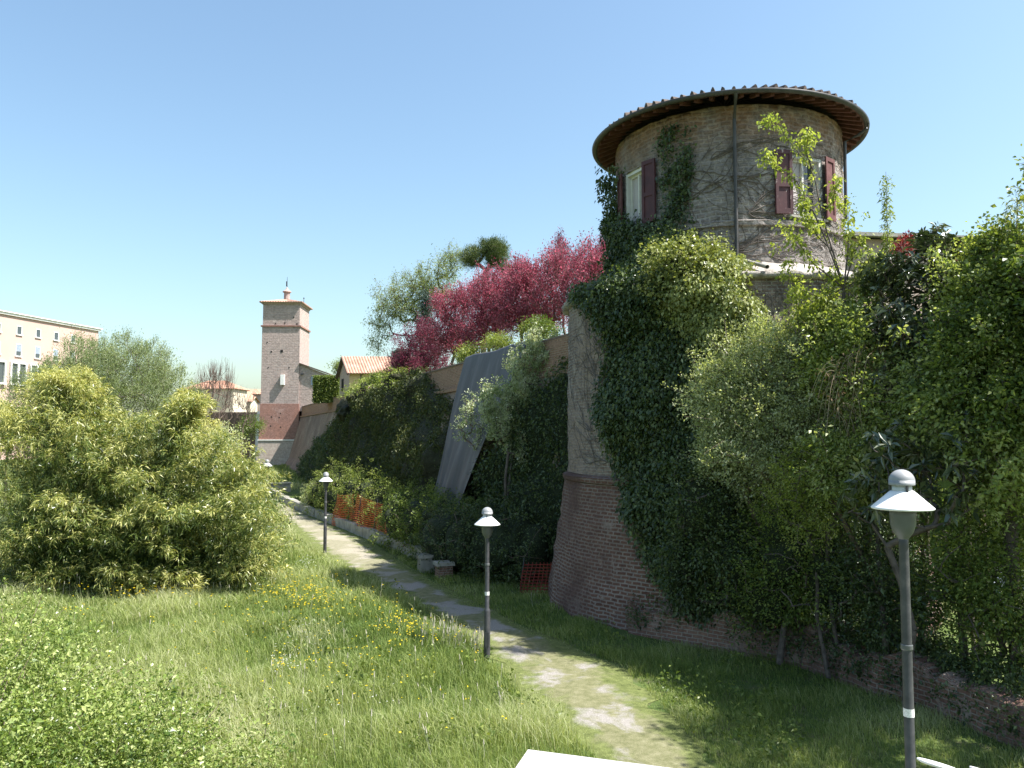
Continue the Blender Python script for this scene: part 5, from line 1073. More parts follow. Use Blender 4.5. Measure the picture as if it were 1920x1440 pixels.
# ------------------------------------------------------------------ trees on the terrace
TZ = 8.55
def on_terr(px, Y): p = P(px, 600, Y); return np.array([p[0], Y, TZ])
G_ = 'red leaved plum trees above the rampart'
pl = [ # base px, Y, ellipsoids, attractors, material, label
 (790, 54, [(775, 660, 45, 42), (810, 640, 48, 42), (755, 695, 30, 34), (800, 695, 50, 36), (780, 720, 36, 22)], 'plum_dark', 'dark purple plum tree furthest left, overhanging the rampart and the house roof'),
 (850, 49, [(850, 600, 42, 52), (880, 570, 36, 42), (835, 580, 24, 34), (830, 640, 42, 34), (870, 640, 40, 30)], 'plum', 'crimson plum tree second from the left, below the pale spring tree'),
 (915, 45, [(915, 565, 42, 54), (940, 550, 34, 46), (900, 620, 46, 38), (935, 600, 36, 36)], 'plum', 'dense crimson plum tree right below the umbrella pine'),
 (975, 42, [(985, 545, 40, 52), (960, 595, 44, 42), (1000, 600, 36, 32), (975, 535, 26, 40)], 'plum', 'crimson plum tree in the middle of the row with a pointed top'),
 (1035, 40, [(1035, 535, 42, 52), (1050, 500, 30, 40), (1020, 585, 40, 36), (1050, 590, 36, 30)], 'plum', 'plum tree with loose upright twigs left of the turret'),
 (1095, 38, [(1095, 520, 38, 50), (1110, 500, 34, 40), (1085, 570, 38, 38), (1130, 520, 30, 44)], 'plum', 'bright crimson plum tree next to the turret wall'),
 (1060, 46, [(1050, 490, 24, 40), (1075, 505, 26, 36), (1040, 530, 30, 30)], 'plum_dark', 'thin violet plum tree rising behind the crimson ones'),
 (1140, 43, [(1140, 490, 26, 44), (1125, 520, 30, 40)], 'plum_dark', 'violet plum tree half hidden behind the turret')]
for i, (px, Y, es, mat, lab) in enumerate(pl):
    dense = i < 4
    tree('plum_tree', lab, 'tree', on_terr(px, Y), [E(a_, b_, Y, wx, wy, 1.7) for a_, b_, wx, wy in es], LM[mat], 330 if dense else (240 if i != 6 else 150), 36 if dense else (20 if i < 6 else 14), .40, .095, .055, .009, .11, 100 + i, twigs=3, twig_len=.8, up=.9, flat=.2, group=G_, droop=.05, sag=0)
q = on_terr(905, 62)
tree('umbrella_pine', 'tall umbrella pine with rounded dark green crowns above the plum trees', 'tree', q, [E(928, 474, 62, 29, 25), E(884, 483, 62, 23, 20), E(945, 506, 62, 17, 11), E(908, 462, 62, 14, 12)], LM['pine'], 300, 150, .34, .16, .024, .02, .26, 120, up=.7, flat=.1, shell=1.9, droop=0, squash=.9, sag=-.05)
q = on_terr(800, 66)
tree('spring_tree', 'airy tree with pale spring leaves and dark limbs above the house', 'tree', q, [E(745, 560, 66, 42, 34), E(790, 530, 66, 40, 28), E(835, 500, 66, 36, 26), E(720, 605, 66, 26, 34), E(820, 545, 66, 44, 30), E(850, 480, 66, 18, 16), E(770, 580, 66, 40, 30), E(708, 640, 66, 14, 26)], LM['pale_tree'], 330, 34, .7, .15, .06, .014, .3, 121, up=.1, twigs=3, twig_len=1.0, flat=.3, shell=2.6, droop=.4, pw=.55)
q = on_terr(790, 72)
def conifer(label, base, h, r, seed):
    rg = np.random.default_rng(seed); t = thing('conifer', label, 'tree', base); base = np.asarray(base, float); lb = LB(); A = []; B = []
    for k in range(130):
        z = rg.uniform(.05, 1); th_ = rg.uniform(0, 6.28); l = r * (1 - z) ** .8 * rg.uniform(.7, 1.1) + .15; a_ = base + (0, 0, z * h); b_ = a_ + np.array([math.cos(th_) * l, math.sin(th_) * l, l * .05 - .1]); A.append(a_); B.append(b_)
        c = a_ + (b_ - a_) * np.linspace(.25, 1, 5)[:, None]; lb.add(*clump(rg, c, 20, .32, .2, .03, -.1, base + (0, 0, h * .5), flat=.5, squash=.5))
    V, Q = segs(np.array(A), np.array(B), np.full(130, .03), np.full(130, .008), 4); V2, Q2 = tubes([np.array([base, base + (0, 0, h)])], [np.array([.16, .02])], 7)
    obj('trunk', np.concatenate([V2, V]), np.concatenate([Q2, Q + len(V2)]), M['bark'], t); lb.build('crown', LM['conifer'], t)
conifer('blue green conifer standing between the pale spring tree and the plum trees', on_terr(798, 60), P(798, 545, 60)[2] - TZ, 1.5, 122)
conifer('small dark conifer tip behind the purple plum tree, over the house', on_terr(748, 62), P(748, 655, 62)[2] - TZ, 1.2, 123)
for i, (px, py, Y, wx, wy, mat, lab) in enumerate([(880, 668, 41.5, 26, 22, 'hedge', 'yellow green shrub at the foot of the plum trees above the orange parapet'), (935, 645, 39, 26, 18, 'hedge', 'olive shrub under the plum trees behind the tarpaulin top'), (1010, 620, 35, 34, 22, 'mid', 'dark twiggy shrub on the rampart edge next to the bastion'), (715, 712, 60, 24, 16, 'mid', 'green shrub growing on the rampart edge below the house roof')]):
    bq = on_terr(px, Y); tree('terrace_shrub', lab, 'shrub', bq, [E(px, py, Y, wx, wy, 1.0)], LM[mat], 90, 44, .32, .09, .05, .007, .05, 130 + i, stems=3, cname='foliage')
# ------------------------------------------------------------------ blossoming tree in front of the tarpaulin
q = np.array([-.3, 30.6, 0.0])
tree('blossoming_tree', 'young tree with pale blossom along its upright branches in front of the tarpaulin', 'tree', q, [E(985, 720, 30.8, 46, 70, 1.2), E(1020, 690, 30.8, 34, 56, 1.1), E(960, 790, 30.8, 52, 60, 1.2), E(1000, 640, 30.8, 20, 30, .6), E(930, 760, 30.8, 40, 40, 1.0), E(985, 850, 30.8, 40, 30, 1), E(1045, 660, 30.8, 12, 30, .5)], LM['blossom'], 250, 58, .17, .085, .06, .007, .09, 140, up=1.0, twigs=2, twig_len=.55, flat=.2, stems=2, along=3, sag=-.04)
q = G(880, 960, 0); bush('young_sapling', 'small leafy sapling with pale tips at the lower edge of the tarpaulin', 'sapling', (P(875, 900, 33.5)[0], 33.5, 0.2), [E(880, 770, 33.5, 16, 34, .5), E(868, 800, 33.5, 14, 30, .5), E(905, 820, 33.3, 26, 40, .6)], LM['blossom'], 2600, .08, .05, 141, None, thick=.8, crad=.12)
# ------------------------------------------------------------------ ivy and vines on bastion and turret
def proj(p):
    d = p - np.array([0, 0, CAMZ]); yc = d[:, 1] * cP + d[:, 2] * sP; zc = -d[:, 1] * sP + d[:, 2] * cP
    return 960 + F * d[:, 0] / yc, 720 - F * zc / yc
def cyl_growth(name, label, rfun, th0, th1, z0, z1, mask, n, mats, seed, thick, L, core=None, cl=9, hang=.3, cat='ivy', crad=.17, bulge=None):
    rg = np.random.default_rng(seed); t = thing(name, label, cat, (BC[0] + rfun(z0) * math.cos((th0 + th1) / 2), BC[1] + rfun(z0) * math.sin((th0 + th1) / 2), z0))
    nc = n // cl; th = rg.uniform(th0, th1, nc); z = rg.uniform(z0, z1, nc); r = rfun(z)
    def pos(th, z, e): r = rfun(z) + e; return np.stack([BC[0] + r * np.cos(th), BC[1] + r * np.sin(th), z], -1)
    s0 = pos(th, z, 0 * th); px, py = proj(s0); w_ = mask(px, py); 
    b_ = thick * np.clip(w_, 0, 1) * (.6 + .4 * wave(np.stack([th * 5, z * 1.2], 1), 1.0, seed) + .2 * wave(np.stack([th * 5, z * 1.2], 1), 3.0, seed + 1)); 
    if bulge is not None: b_ = b_ + bulge(px, py)
    ok = rg.uniform(size=nc) < w_
    p = pos(th, z, np.maximum(.03, b_ * (1 - .4 * rg.uniform(size=nc) ** 2)))[ok]
    out = unit(np.stack([np.cos(th), np.sin(th), 0 * th], -1))[ok]
    m = len(p) * cl; off = rg.normal(size=(m, 3)) * crad * .6; P_ = np.repeat(p, cl, 0) + off; o = np.repeat(out, cl, 0)
    D = rg.normal(size=(m, 3)) * .6 + o * .35 + (0, 0, -.45); N = o + rg.normal(size=(m, 3)) * .5 + (0, 0, .45)
    l = L * rg.uniform(.6, 1.25, m); V, Q = leaf_geo(P_, D, N, l, l * .72, .12, hang); a = np.clip(np.repeat(rg.uniform(size=len(p)), cl) * .55 + rg.uniform(size=m) * .45, 0, 1)
    o_ = obj('foliage', V, Q, mats, t, attr=a)
    if core:
        m_, k_ = 90, 60; tt, zz = np.meshgrid(np.linspace(th0, th1, m_), np.linspace(z0, z1, k_), indexing='ij'); tt, zz = tt.ravel(), zz.ravel()
        px, py = proj(pos(tt, zz, 0 * tt)); w_ = mask(px, py); b2 = thick * np.clip(w_, 0, 1) * (.6 + .4 * wave(np.stack([tt * 5, zz * 1.2], 1), 1.0, seed) + .2 * wave(np.stack([tt * 5, zz * 1.2], 1), 3.0, seed + 1))
        if bulge is not None: b2 = b2 + bulge(px, py)
        p = pos(tt, zz, np.maximum(b2 * .7 - .12, .02)); Q = gridq(m_, k_); kq = (w_ > .75)[Q].all(1)
        if kq.any(): obj('shade_core', p, Q[kq], M[core], t)
    return t
def rb(z): return np.interp(z, [0, 1.6, 3.85, 4.1, 9.6, 9.7, 10.32], [6.0, 5.75, 5.39, 5.31, 5.27, 5.2, 3.5])
lbx = lambda y: np.interp(y, [470, 560, 585, 640, 760, 850, 900, 960, 1020, 1080, 1130, 1180], [1150, 1085, 1120, 1142, 1130, 1150, 1166, 1182, 1206, 1236, 1275, 1340])
xrb = lambda y: np.interp(y, [560, 620, 700, 760], [1400, 1455, 1600, 1730])
mk = lambda px, py: sm((px - lbx(py) + 14) / 30) * sm((xrb(py) - px) / 60)
cyl_growth('bastion_ivy', 'thick dark ivy curtain hanging down the front of the round bastion', rb, R(178), R(325), .5, 10.1, mk, 190000, LM['ivy'], 200, .55, .115, 'core')
mk2 = lambda px, py: sm((px - 1235 + (py - 450) * .15) / 40) * sm((1405 - px) / 45 + sm((py - 540) / 60)) * sm((py - 440) / 20) * sm((690 - py + (px - 1300) * .9) / 90)
cyl_growth('sunlit_young_ivy', 'sunlit yellow green ivy crown bulging over the top edge of the bastion', rb, R(225), R(275), 6.8, 10.25, mk2, 30000, LM['ivy_lit'], 201, .75, .10, 'core_olive', bulge=lambda px, py: .35 * sm((px - 1280) / 80) * sm((1450 - px) / 60))
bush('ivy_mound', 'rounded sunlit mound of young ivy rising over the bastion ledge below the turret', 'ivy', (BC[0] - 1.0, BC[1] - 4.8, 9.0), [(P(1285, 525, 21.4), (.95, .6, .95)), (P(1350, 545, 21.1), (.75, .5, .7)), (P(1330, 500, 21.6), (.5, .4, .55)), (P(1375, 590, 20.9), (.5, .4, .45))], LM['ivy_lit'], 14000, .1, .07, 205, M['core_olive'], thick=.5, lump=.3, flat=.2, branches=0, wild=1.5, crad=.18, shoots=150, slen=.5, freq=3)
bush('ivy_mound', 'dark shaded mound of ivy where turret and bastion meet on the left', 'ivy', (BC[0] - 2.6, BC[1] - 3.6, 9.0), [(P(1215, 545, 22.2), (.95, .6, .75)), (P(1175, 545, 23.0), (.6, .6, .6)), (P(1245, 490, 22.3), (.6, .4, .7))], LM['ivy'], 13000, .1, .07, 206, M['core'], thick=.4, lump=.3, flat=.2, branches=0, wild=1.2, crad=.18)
rt = lambda z: RT + 0 * np.asarray(z)
mk3 = lambda px, py: np.clip(sm((py - 408 - np.maximum(0, px - 1250) * .55 + np.maximum(0, 1215 - px) * .3) / 30) * sm((1335 - px) / 30) + .95 * sm((px - 1236) / 16) * sm((1304 - px) / 24) * sm((py - 212) / 40) * (.62 + .38 * np.sin(px * .11 + py * .033)) * (.45 + .55 * sm((py - 220) / 120)), 0, 1)
cyl_growth('turret_ivy', 'dark ivy climbing the turret wall between window and downpipe', rt, R(170), R(275), 9.9, 14.6, mk3, 42000, LM['ivy'], 202, .32, .11, None)
mk4 = lambda px, py: 1 + 0 * px
def limb_ivy():
    rg = np.random.default_rng(203); th0 = math.radians(196.5); t = thing('hanging_ivy', 'loose dark ivy hanging from the eave at the left edge of the turret', 'ivy', (BC[0] + RT * math.cos(th0), BC[1] + RT * math.sin(th0), 9.8))
    n = 250; z = 9.6 + 4.6 * rg.uniform(0, 1, n) ** 1.3; th = R(178) + rg.normal(size=n) * .12; e = rg.uniform(.0, 1, n) ** 1.3 * np.interp(z, [9.6, 11, 13, 14.3], [.7, .42, .5, .7])
    p = np.stack([BC[0] + (RT + e) * np.cos(th), BC[1] + (RT + e) * np.sin(th), z], 1); lb = LB(); lb.add(*clump(rg, p, 18, .15, .1, .07, -.4, None, flat=.3, droop=.4)); lb.build('foliage', LM['ivy'], t)
limb_ivy()
def vines(name, label, rfun, starts, n, steps, seed, z0, z1, tlim, drift, rad=.011):
    rg = np.random.default_rng(seed); t = thing(name, label, 'vine', (BC[0] + rfun(10) * math.cos(tlim[0]), BC[1] + rfun(10) * math.sin(tlim[0]), starts[0][1])); paths = []; rads = []
    for i in range(n):
        th, z = starts[rg.integers(len(starts))] if (not paths or rg.uniform() < .6) else (lambda q: (math.atan2(q[1] - BC[1], q[0] - BC[0]) % (2 * math.pi), q[2]))(paths[rg.integers(len(paths))][rg.integers(2, 6)])
        ang = rg.normal(drift, .5); pts = []; m = int(steps * rg.uniform(.4, 1)); 
        for k in range(m):
            q = float(rfun(z)) + .02; pts.append((BC[0] + q * math.cos(th), BC[1] + q * math.sin(th), z)); ang += rg.normal() * .22 + (drift - ang) * .03; th += .14 * math.cos(ang) / q; z += .14 * math.sin(ang)
            if z < z0 or z > z1 or th < tlim[0] or th > tlim[1]: break
        if len(pts) > 7: paths.append(np.array(pts)); rads.append(np.linspace(rad * rg.uniform(.5, 1.4), .003, len(pts)))
    V, Q = tubes(paths, rads, 4); obj('stems', V, Q, M['vine'], t); return t
ts = th_hit(1300)
vines('bare_vine', 'leafless vine stems fanning across the turret wall', rt, [(th_hit(1300), z_at(1300, 440)), (th_hit(1290), z_at(1290, 380)), (th_hit(1380), z_at(1380, 470)), (th_hit(1285), z_at(1285, 330)), (th_hit(1450), z_at(1450, 480)), (th_hit(1410), z_at(1410, 400)), (th_hit(1340), z_at(1340, 300)), (th_hit(1410), z_at(1410, 330)), (th_hit(1500), z_at(1500, 460)), (th_hit(1330), z_at(1330, 350))], 95, 60, 210, 9.95, 14.2, (R(222), R(332)), .3, .014)
vines('bare_vine', 'leafless vine stems on the pale strip of bastion wall beside the ivy', rb, [(th_hit(1140, RB), 4.5), (th_hit(1140, RB), 6.5), (th_hit(1130, RB), 8.5), (th_hit(1120, RB), 7.0), (th_hit(1110, RB), 5.4), (th_hit(1135, RB), 7.7)], 70, 34, 211, 4.0, 9.4, (R(168), R(236)), 2.3, .009)
vines('bare_vine', 'tangle of bare stems below the mortar ledge of the bastion', rb, [(th_hit(1500, RB), 8.0), (th_hit(1560, RB), 7.5), (th_hit(1600, RB), 8.0), (th_hit(1450, RB), 7.6)], 150, 26, 212, 5.5, 9.45, (R(255), R(345)), 1.2, .012)

# ------------------------------------------------------------------ shrubs and trees on the right
def gb(px, Y, z=0.05): return np.array([P(px, 900, Y)[0], Y, z])
tree('pale_shrub_tree', 'large pale silvery green shrub in front of the bastion', 'shrub', gb(1470, 18.9), [E(1390, 730, 19.4, 70, 80, 1.0), E(1470, 690, 19.3, 80, 80, 1.1), E(1540, 770, 18.9, 80, 85, 1.1), E(1370, 820, 19.4, 55, 60, .8), E(1450, 830, 18.9, 95, 80, 1.1), E(1340, 720, 19.9, 36, 50, .6), E(1420, 640, 19.8, 46, 40, .7), E(1530, 640, 19.3, 60, 60, .8), E(1330, 870, 19.4, 30, 40, .6)], LM['silver'], 520, 62, .28, .066, .036, .007, .11, 220, up=.5, twigs=2, twig_len=.4, stems=3, flat=.08, cname='foliage', droop=.1)
tree('lime_shrub', 'yellow green leafy shrub with drooping dead stems right of the pale shrub', 'shrub', gb(1600, 17.8), [E(1540, 600, 18.6, 40, 46, .8), E(1590, 640, 18.2, 60, 60, .9), E(1620, 740, 17.8, 60, 60, .8), E(1560, 700, 18.2, 50, 60, .8), E(1640, 860, 17.6, 60, 70, .8), E(1660, 620, 18, 40, 50, .7)], LM['lime'], 200, 36, .26, .095, .06, .008, .09, 221, up=-.1, twigs=3, twig_len=.5, stems=3, flat=.12, cname='foliage', droop=.4)
tree('feathery_shrub', 'fresh green feathery shrub low in front of the pale shrub', 'shrub', gb(1560, 17.6), [E(1560, 860, 17.6, 80, 60, .9), E(1480, 900, 17.8, 60, 60, .8), E(1520, 960, 17.5, 90, 60, .9), E(1600, 800, 17.4, 50, 50, .7)], LM['lime'], 180, 60, .26, .055, .026, .007, .07, 222, up=.2, stems=2, flat=.1, cname='foliage')
bush('pale_shrub', 'broad silvery green bush hiding the lower right side of the bastion', 'shrub', gb(1480, 18.7), [E(1390, 740, 19.3, 80, 90, .8), E(1480, 730, 19.0, 90, 110, .9), E(1560, 800, 18.5, 80, 100, .9), E(1420, 850, 19.0, 80, 80, .8), E(1500, 670, 19.2, 56, 50, .7), E(1340, 760, 19.8, 40, 70, .6)], LM['silver'], 52000, .07, .037, 270, None, thick=.7, lump=.26, crad=.15, flat=.1, branches=30, wild=1.8, shoots=520, slen=.75, freq=3.2)
bush('lime_bush', 'dense fresh green bush between the pale shrub and the dark glossy tree', 'shrub', gb(1640, 17.3), [E(1600, 650, 17.8, 70, 80, .8), E(1650, 740, 17.3, 80, 90, .8), E(1590, 610, 18.2, 34, 40, .5), E(1590, 880, 17.3, 80, 80, .8), E(1690, 830, 16.9, 70, 70, .7), E(1640, 540, 18.0, 40, 50, .5)], LM['lime_mix'], 36000, .085, .05, 271, None, thick=.75, lump=.28, crad=.16, flat=.1, branches=30, wild=1.8, shoots=380, slen=.7, freq=3.2)
bush('broad_bush', 'dense mid green bush in front of the right edge tree', 'shrub', gb(1870, 15.2), [E(1840, 560, 15.8, 70, 80, .8), E(1910, 560, 15.6, 70, 100, .8), E(1830, 680, 15.4, 80, 90, .8), E(1920, 720, 15.0, 80, 110, .8), E(1800, 800, 15.4, 80, 80, .7), E(1890, 860, 14.8, 90, 90, .8), E(1740, 760, 16.2, 70, 80, .7)], LM['lime_mix'], 42000, .09, .056, 272, None, thick=.8, lump=.28, crad=.16, flat=.1, branches=30, wild=1.8, shoots=420, slen=.7, freq=3.2)
def spray(label, base, pts, L, n, seed, mat='hedge', wr=.35, r=.06):
    rg = np.random.default_rng(seed); t = thing('leafy_spray', label, 'plant', base); p = np.array([np.asarray(base)] + [np.asarray(q) for q in pts]); s = np.linspace(0, 1, len(p)); q = np.linspace(0, 1, 16); pth = np.stack([np.interp(q, s, p[:, k]) for k in range(3)], 1)
    V, Q = tubes([pth], [np.linspace(.02, .004, 16)], 5); obj('stem', V, Q, M['twig'], t)
    u = rg.uniform((len(p) - 2) / (len(p) - 1) - .12, 1, n); c = np.stack([np.interp(u, q, pth[:, k]) for k in range(3)], 1) + rg.normal(size=(n, 3)) * r; lb = LB(); lb.add(*clump(rg, c, 6, .05, L, L * wr, .2, None, flat=.2, droop=.4)); lb.build('foliage', LM[mat], t)
spray('lime green shoot leaning over the mortar ledge of the bastion', gb(1490, 18.6), [P(1500, 640, 18.6), P(1492, 560, 18.6), P(1478, 492, 18.6)], .085, 90, 227, 'lime', .6, .14)
spray('lime green shoot with tufted top in front of the ledge, right of the leaning one', gb(1560, 18.4), [P(1552, 650, 18.4), P(1558, 570, 18.4), P(1566, 505, 18.4)], .085, 110, 228, 'lime', .6, .16)
# thin sapling in front of the turret window
def sapling():
    rg = np.random.default_rng(223); Y = 18.2; base = gb(1585, Y); t = thing('lime_sapling', 'slender sapling with lime green leaf tufts in front of the turret window', 'sapling', base)
    fork = P(1582, 540, Y); br = [[(1582, 540), (1540, 400), (1525, 320), (1480, 265), (1447, 215)], [(1582, 540), (1545, 440), (1500, 345), (1470, 322), (1434, 285)], [(1540, 400), (1560, 380), (1572, 330)], [(1525, 320), (1512, 290), (1515, 248)], [(1582, 540), (1590, 470), (1592, 395)], [(1582, 540), (1520, 490), (1482, 430)], [(1582, 540), (1600, 480), (1620, 440)], [(1560, 470), (1530, 440), (1510, 400)], [(1500, 345), (1510, 370), (1505, 395)], [(1582, 540), (1540, 560), (1500, 540)], [(1582, 540), (1620, 520), (1650, 480)]]
    paths = [np.array([base, base + (0.05, 0, 2.5), base + (-.05, 0, 5), fork])]; rad = [np.array([.07, .06, .05, .04])]; pts = []; w_ = []
    for b in br:
        dyy = rg.normal() * .5; p = np.array([P(x_, y_, Y + dyy * i / len(b)) for i, (x_, y_) in enumerate(b)]); s = np.linspace(0, 1, len(p)); q = np.linspace(0, 1, 12); pth = np.stack([np.interp(q, s, p[:, k]) for k in range(3)], 1); paths.append(pth); rad.append(np.linspace(.022, .005, 12)); u = rg.uniform(.3, 1.0, 24) ** .7; pts.append(np.stack([np.interp(u, q, pth[:, k]) for k in range(3)], 1))
    V, Q = tubes(paths, rad, 6); obj('trunk', V, Q, M['bark'], t, smooth=True)
    lb = LB(); c = np.concatenate(pts); lb.add(*clump(rg, c, 7, .11, .085, .055, -.15, None, flat=.3, droop=.35))
    for (x_, y_, n, r) in ((1445, 235, 5, .12), (1440, 300, 5, .12), (1515, 260, 5, .12), (1560, 400, 3, .2), (1590, 410, 4, .2), (1490, 430, 4, .2), (1540, 430, 3, .2), (1470, 445, 4, .15), (1580, 380, 3, .15)):
        c = P(x_, y_, Y) + rg.normal(size=(n, 3)) * r; lb.add(*clump(rg, c, 18, .14, .09, .06, -.1, None, flat=.3, droop=.35))
    lb.build('foliage', LM['lime'], t)
sapling()
spray('single tall leafy shoot standing up alone against the sky right of the turret', gb(1668, 18), [P(1668, 520, 18), P(1664, 440, 18), P(1661, 322, 18)], .085, 110, 224)
spray('wispy narrow leaved shoot at the right edge, above the other shrubs', gb(1930, 15), [P(1915, 560, 15), P(1905, 470, 15), P(1908, 372, 15)], .12, 90, 225, 'bamboo', .18, .16)
spray('thin upright shoot at the far right edge', gb(1945, 15.6), [P(1935, 560, 15.6), P(1925, 450, 15.6), P(1924, 350, 15.6)], .12, 80, 226, 'bamboo', .18, .14)
def loquat(name, label, base, ells, n, seed, mat='dark_gloss', L=.24, W=.07, per=11, trunk=.09, up=.35):
    """whorls of long stiff leaves at the branch ends"""
    rg = np.random.default_rng(seed); t = thing(name, label, 'tree', base); att, d, k = ell_points(rg, ells, n, 2.6); base = np.asarray(base, float); c0 = att.mean(0)
    nodes, par, tips, nt0 = skeleton(rg, [base, base + (0, 0, .8), base * .6 + c0 * .4 - (0, 0, .3)], att, 3, .04); V, Q = branch_mesh(nodes, par, nt0, .009, trunk, 5); obj('trunk', V, Q, M['bark'], t, smooth=True)
    c = nodes[tips]; ax = unit(unit(c - c0) * .8 + rg.normal(size=c.shape) * .35 + (0, 0, up)); m = len(c) * per; a = np.repeat(ax, per, 0); r_ = rg.normal(size=(m, 3)); D = unit(unit(r_ - a * (r_ * a).sum(1, keepdims=True)) * 1.0 + a * rg.uniform(-.2, .9, (m, 1)))
    l = L * rg.uniform(.6, 1.2, m); V, Q = leaf_geo(np.repeat(c, per, 0) + rg.normal(size=(m, 3)) * .03, D, a + rg.normal(size=(m, 3)) * .25, l, l * W / L, .12, .22)
    obj('crown', V, Q, LM[mat], t, attr=np.clip(np.repeat(rg.uniform(size=len(c)), per) * .5 + rg.uniform(size=m) * .5, 0, 1))
loquat('loquat_tree', 'dark glossy large leaved tree with whorled leaves, tallest of the right-hand shrubs', gb(1720, 17.2), [E(1745, 450, 17.2, 40, 38, .6), E(1700, 520, 17.2, 70, 50, .9), E(1790, 540, 17, 70, 70, .9), E(1680, 610, 17.2, 60, 55, .8), E(1760, 640, 16.8, 80, 70, .9), E(1850, 560, 16.6, 50, 70, .8), E(1650, 520, 17.6, 40, 40, .6), E(1700, 720, 16.8, 70, 60, .9)], 620, 230)
loquat('magnolia', 'shaded large leaved shrub with drooping dark leaves behind the nearest lamp post', gb(1690, 15.4), [E(1690, 850, 15.4, 90, 60, .7), E(1760, 920, 15, 80, 70, .7), E(1640, 930, 15.6, 60, 60, .6), E(1800, 830, 15, 70, 60, .7)], 120, 231, L=.27, W=.085, per=9, up=.0)
tree('maple_tree', 'broad yellow green tree filling the right edge of the view', 'tree', gb(1890, 15.2), [E(1880, 520, 15.4, 60, 70, 1.0), E(1830, 640, 15.2, 60, 80, 1.0), E(1900, 640, 15, 70, 80, 1.1), E(1940, 480, 15, 60, 70, 1), E(1850, 760, 14.8, 70, 70, 1), E(1930, 780, 14.6, 60, 90, 1), E(1985, 620, 14.6, 70, 150, 1.2), E(1790, 700, 15.4, 40, 60, .8), E(1860, 450, 15.6, 36, 26, .6)], LM['mid'], 420, 52, .3, .085, .06, .009, .13, 232, up=.1, twigs=2, twig_len=.4, flat=.15, droop=.3)
tree('plane_tree', 'leafy tree just outside the right edge whose crown shades the grass below the low wall', 'tree', (11.2, 12.2, .05), [((10.6, 12.4, 8.2), (2.3, 2.0, 1.8)), ((11.8, 13.4, 7.0), (2.2, 1.8, 2.2)), ((11.4, 11.2, 6.6), (1.9, 1.6, 1.8)), ((10.4, 13.4, 9.4), (1.6, 1.5, 1.2))], LM['mid'], 300, 40, .38, .11, .075, .011, .15, 234, up=.1, twigs=2, twig_len=.5, flat=.4)
tree('maple_tree', 'lighter lime leaved young tree mixed into the top of the broad tree', 'tree', gb(1830, 16.4), [E(1850, 480, 16.2, 50, 40, .8), E(1900, 470, 16.2, 50, 40, .8), E(1820, 560, 16.2, 36, 50, .7), E(1890, 560, 15.6, 60, 50, .6), E(1840, 690, 15.4, 40, 60, .5)], LM['lime'], 120, 40, .26, .09, .06, .008, .08, 233, up=.1, twigs=2, twig_len=.4, flat=.4, droop=.3)
for i, (px, py, Y, w_, h_, lab) in enumerate([(1693, 462, 19.5, 14, 22, 'red leaved shrub tip between the turret and the dark glossy tree'), (1815, 492, 18.5, 24, 14, 'red leaved shrub top behind the dark glossy tree'), (1890, 485, 18.5, 24, 12, 'red leaved shrub top near the right edge')]):
    tree('red_shrub', lab, 'shrub', gb(px, Y), [E(px, py, Y, w_, h_, .4)], LM['red_leaf'], 16, 30, .16, .1, .04, .007, .04, 240 + i, up=.8, flat=.1)
# shaded lower storey
for i, (es, mat, n, L, lab, core, Yb, pxb) in enumerate([
    ([E(1330, 960, 19.8, 80, 110, .7), E(1280, 1060, 20.2, 40, 70, .5), E(1400, 1060, 19.4, 90, 100, .8)], 'ivy', 26000, .085, 'dark evergreen shrub at the foot of the ivy covered bastion', 'core', 19.8, 1370),
    ([E(1480, 1030, 18.6, 90, 120, .9), E(1560, 1080, 18.0, 80, 110, .9), E(1450, 1120, 18.8, 80, 70, .7)], 'mid', 24000, .07, 'shaded green shrub above the middle of the low brick wall', 'core', 18.4, 1500),
    ([E(1640, 1080, 17.2, 80, 120, .8), E(1700, 1130, 16.6, 80, 90, .8)], 'ivy', 16000, .075, 'dark shrub behind the pole of the nearest lamp', None, 17.0, 1660),
    ([E(1800, 1060, 15.8, 90, 120, .9), E(1860, 1130, 15.2, 80, 110, .9), E(1900, 980, 15.4, 70, 100, .8), E(1950, 1150, 14.6, 80, 110, .8)], 'mid', 22000, .075, 'shaded leafy shrub at the right edge above the low brick wall', None, 15.4, 1840)]):
    bush('understorey_shrub', lab, 'shrub', gb(pxb, Yb), es, LM[mat], n, L, L * .55, 250 + i, M[core] if core else None, thick=.75, lump=.25, crad=.22, branches=40, wild=1, scale=.6, bark='bark')
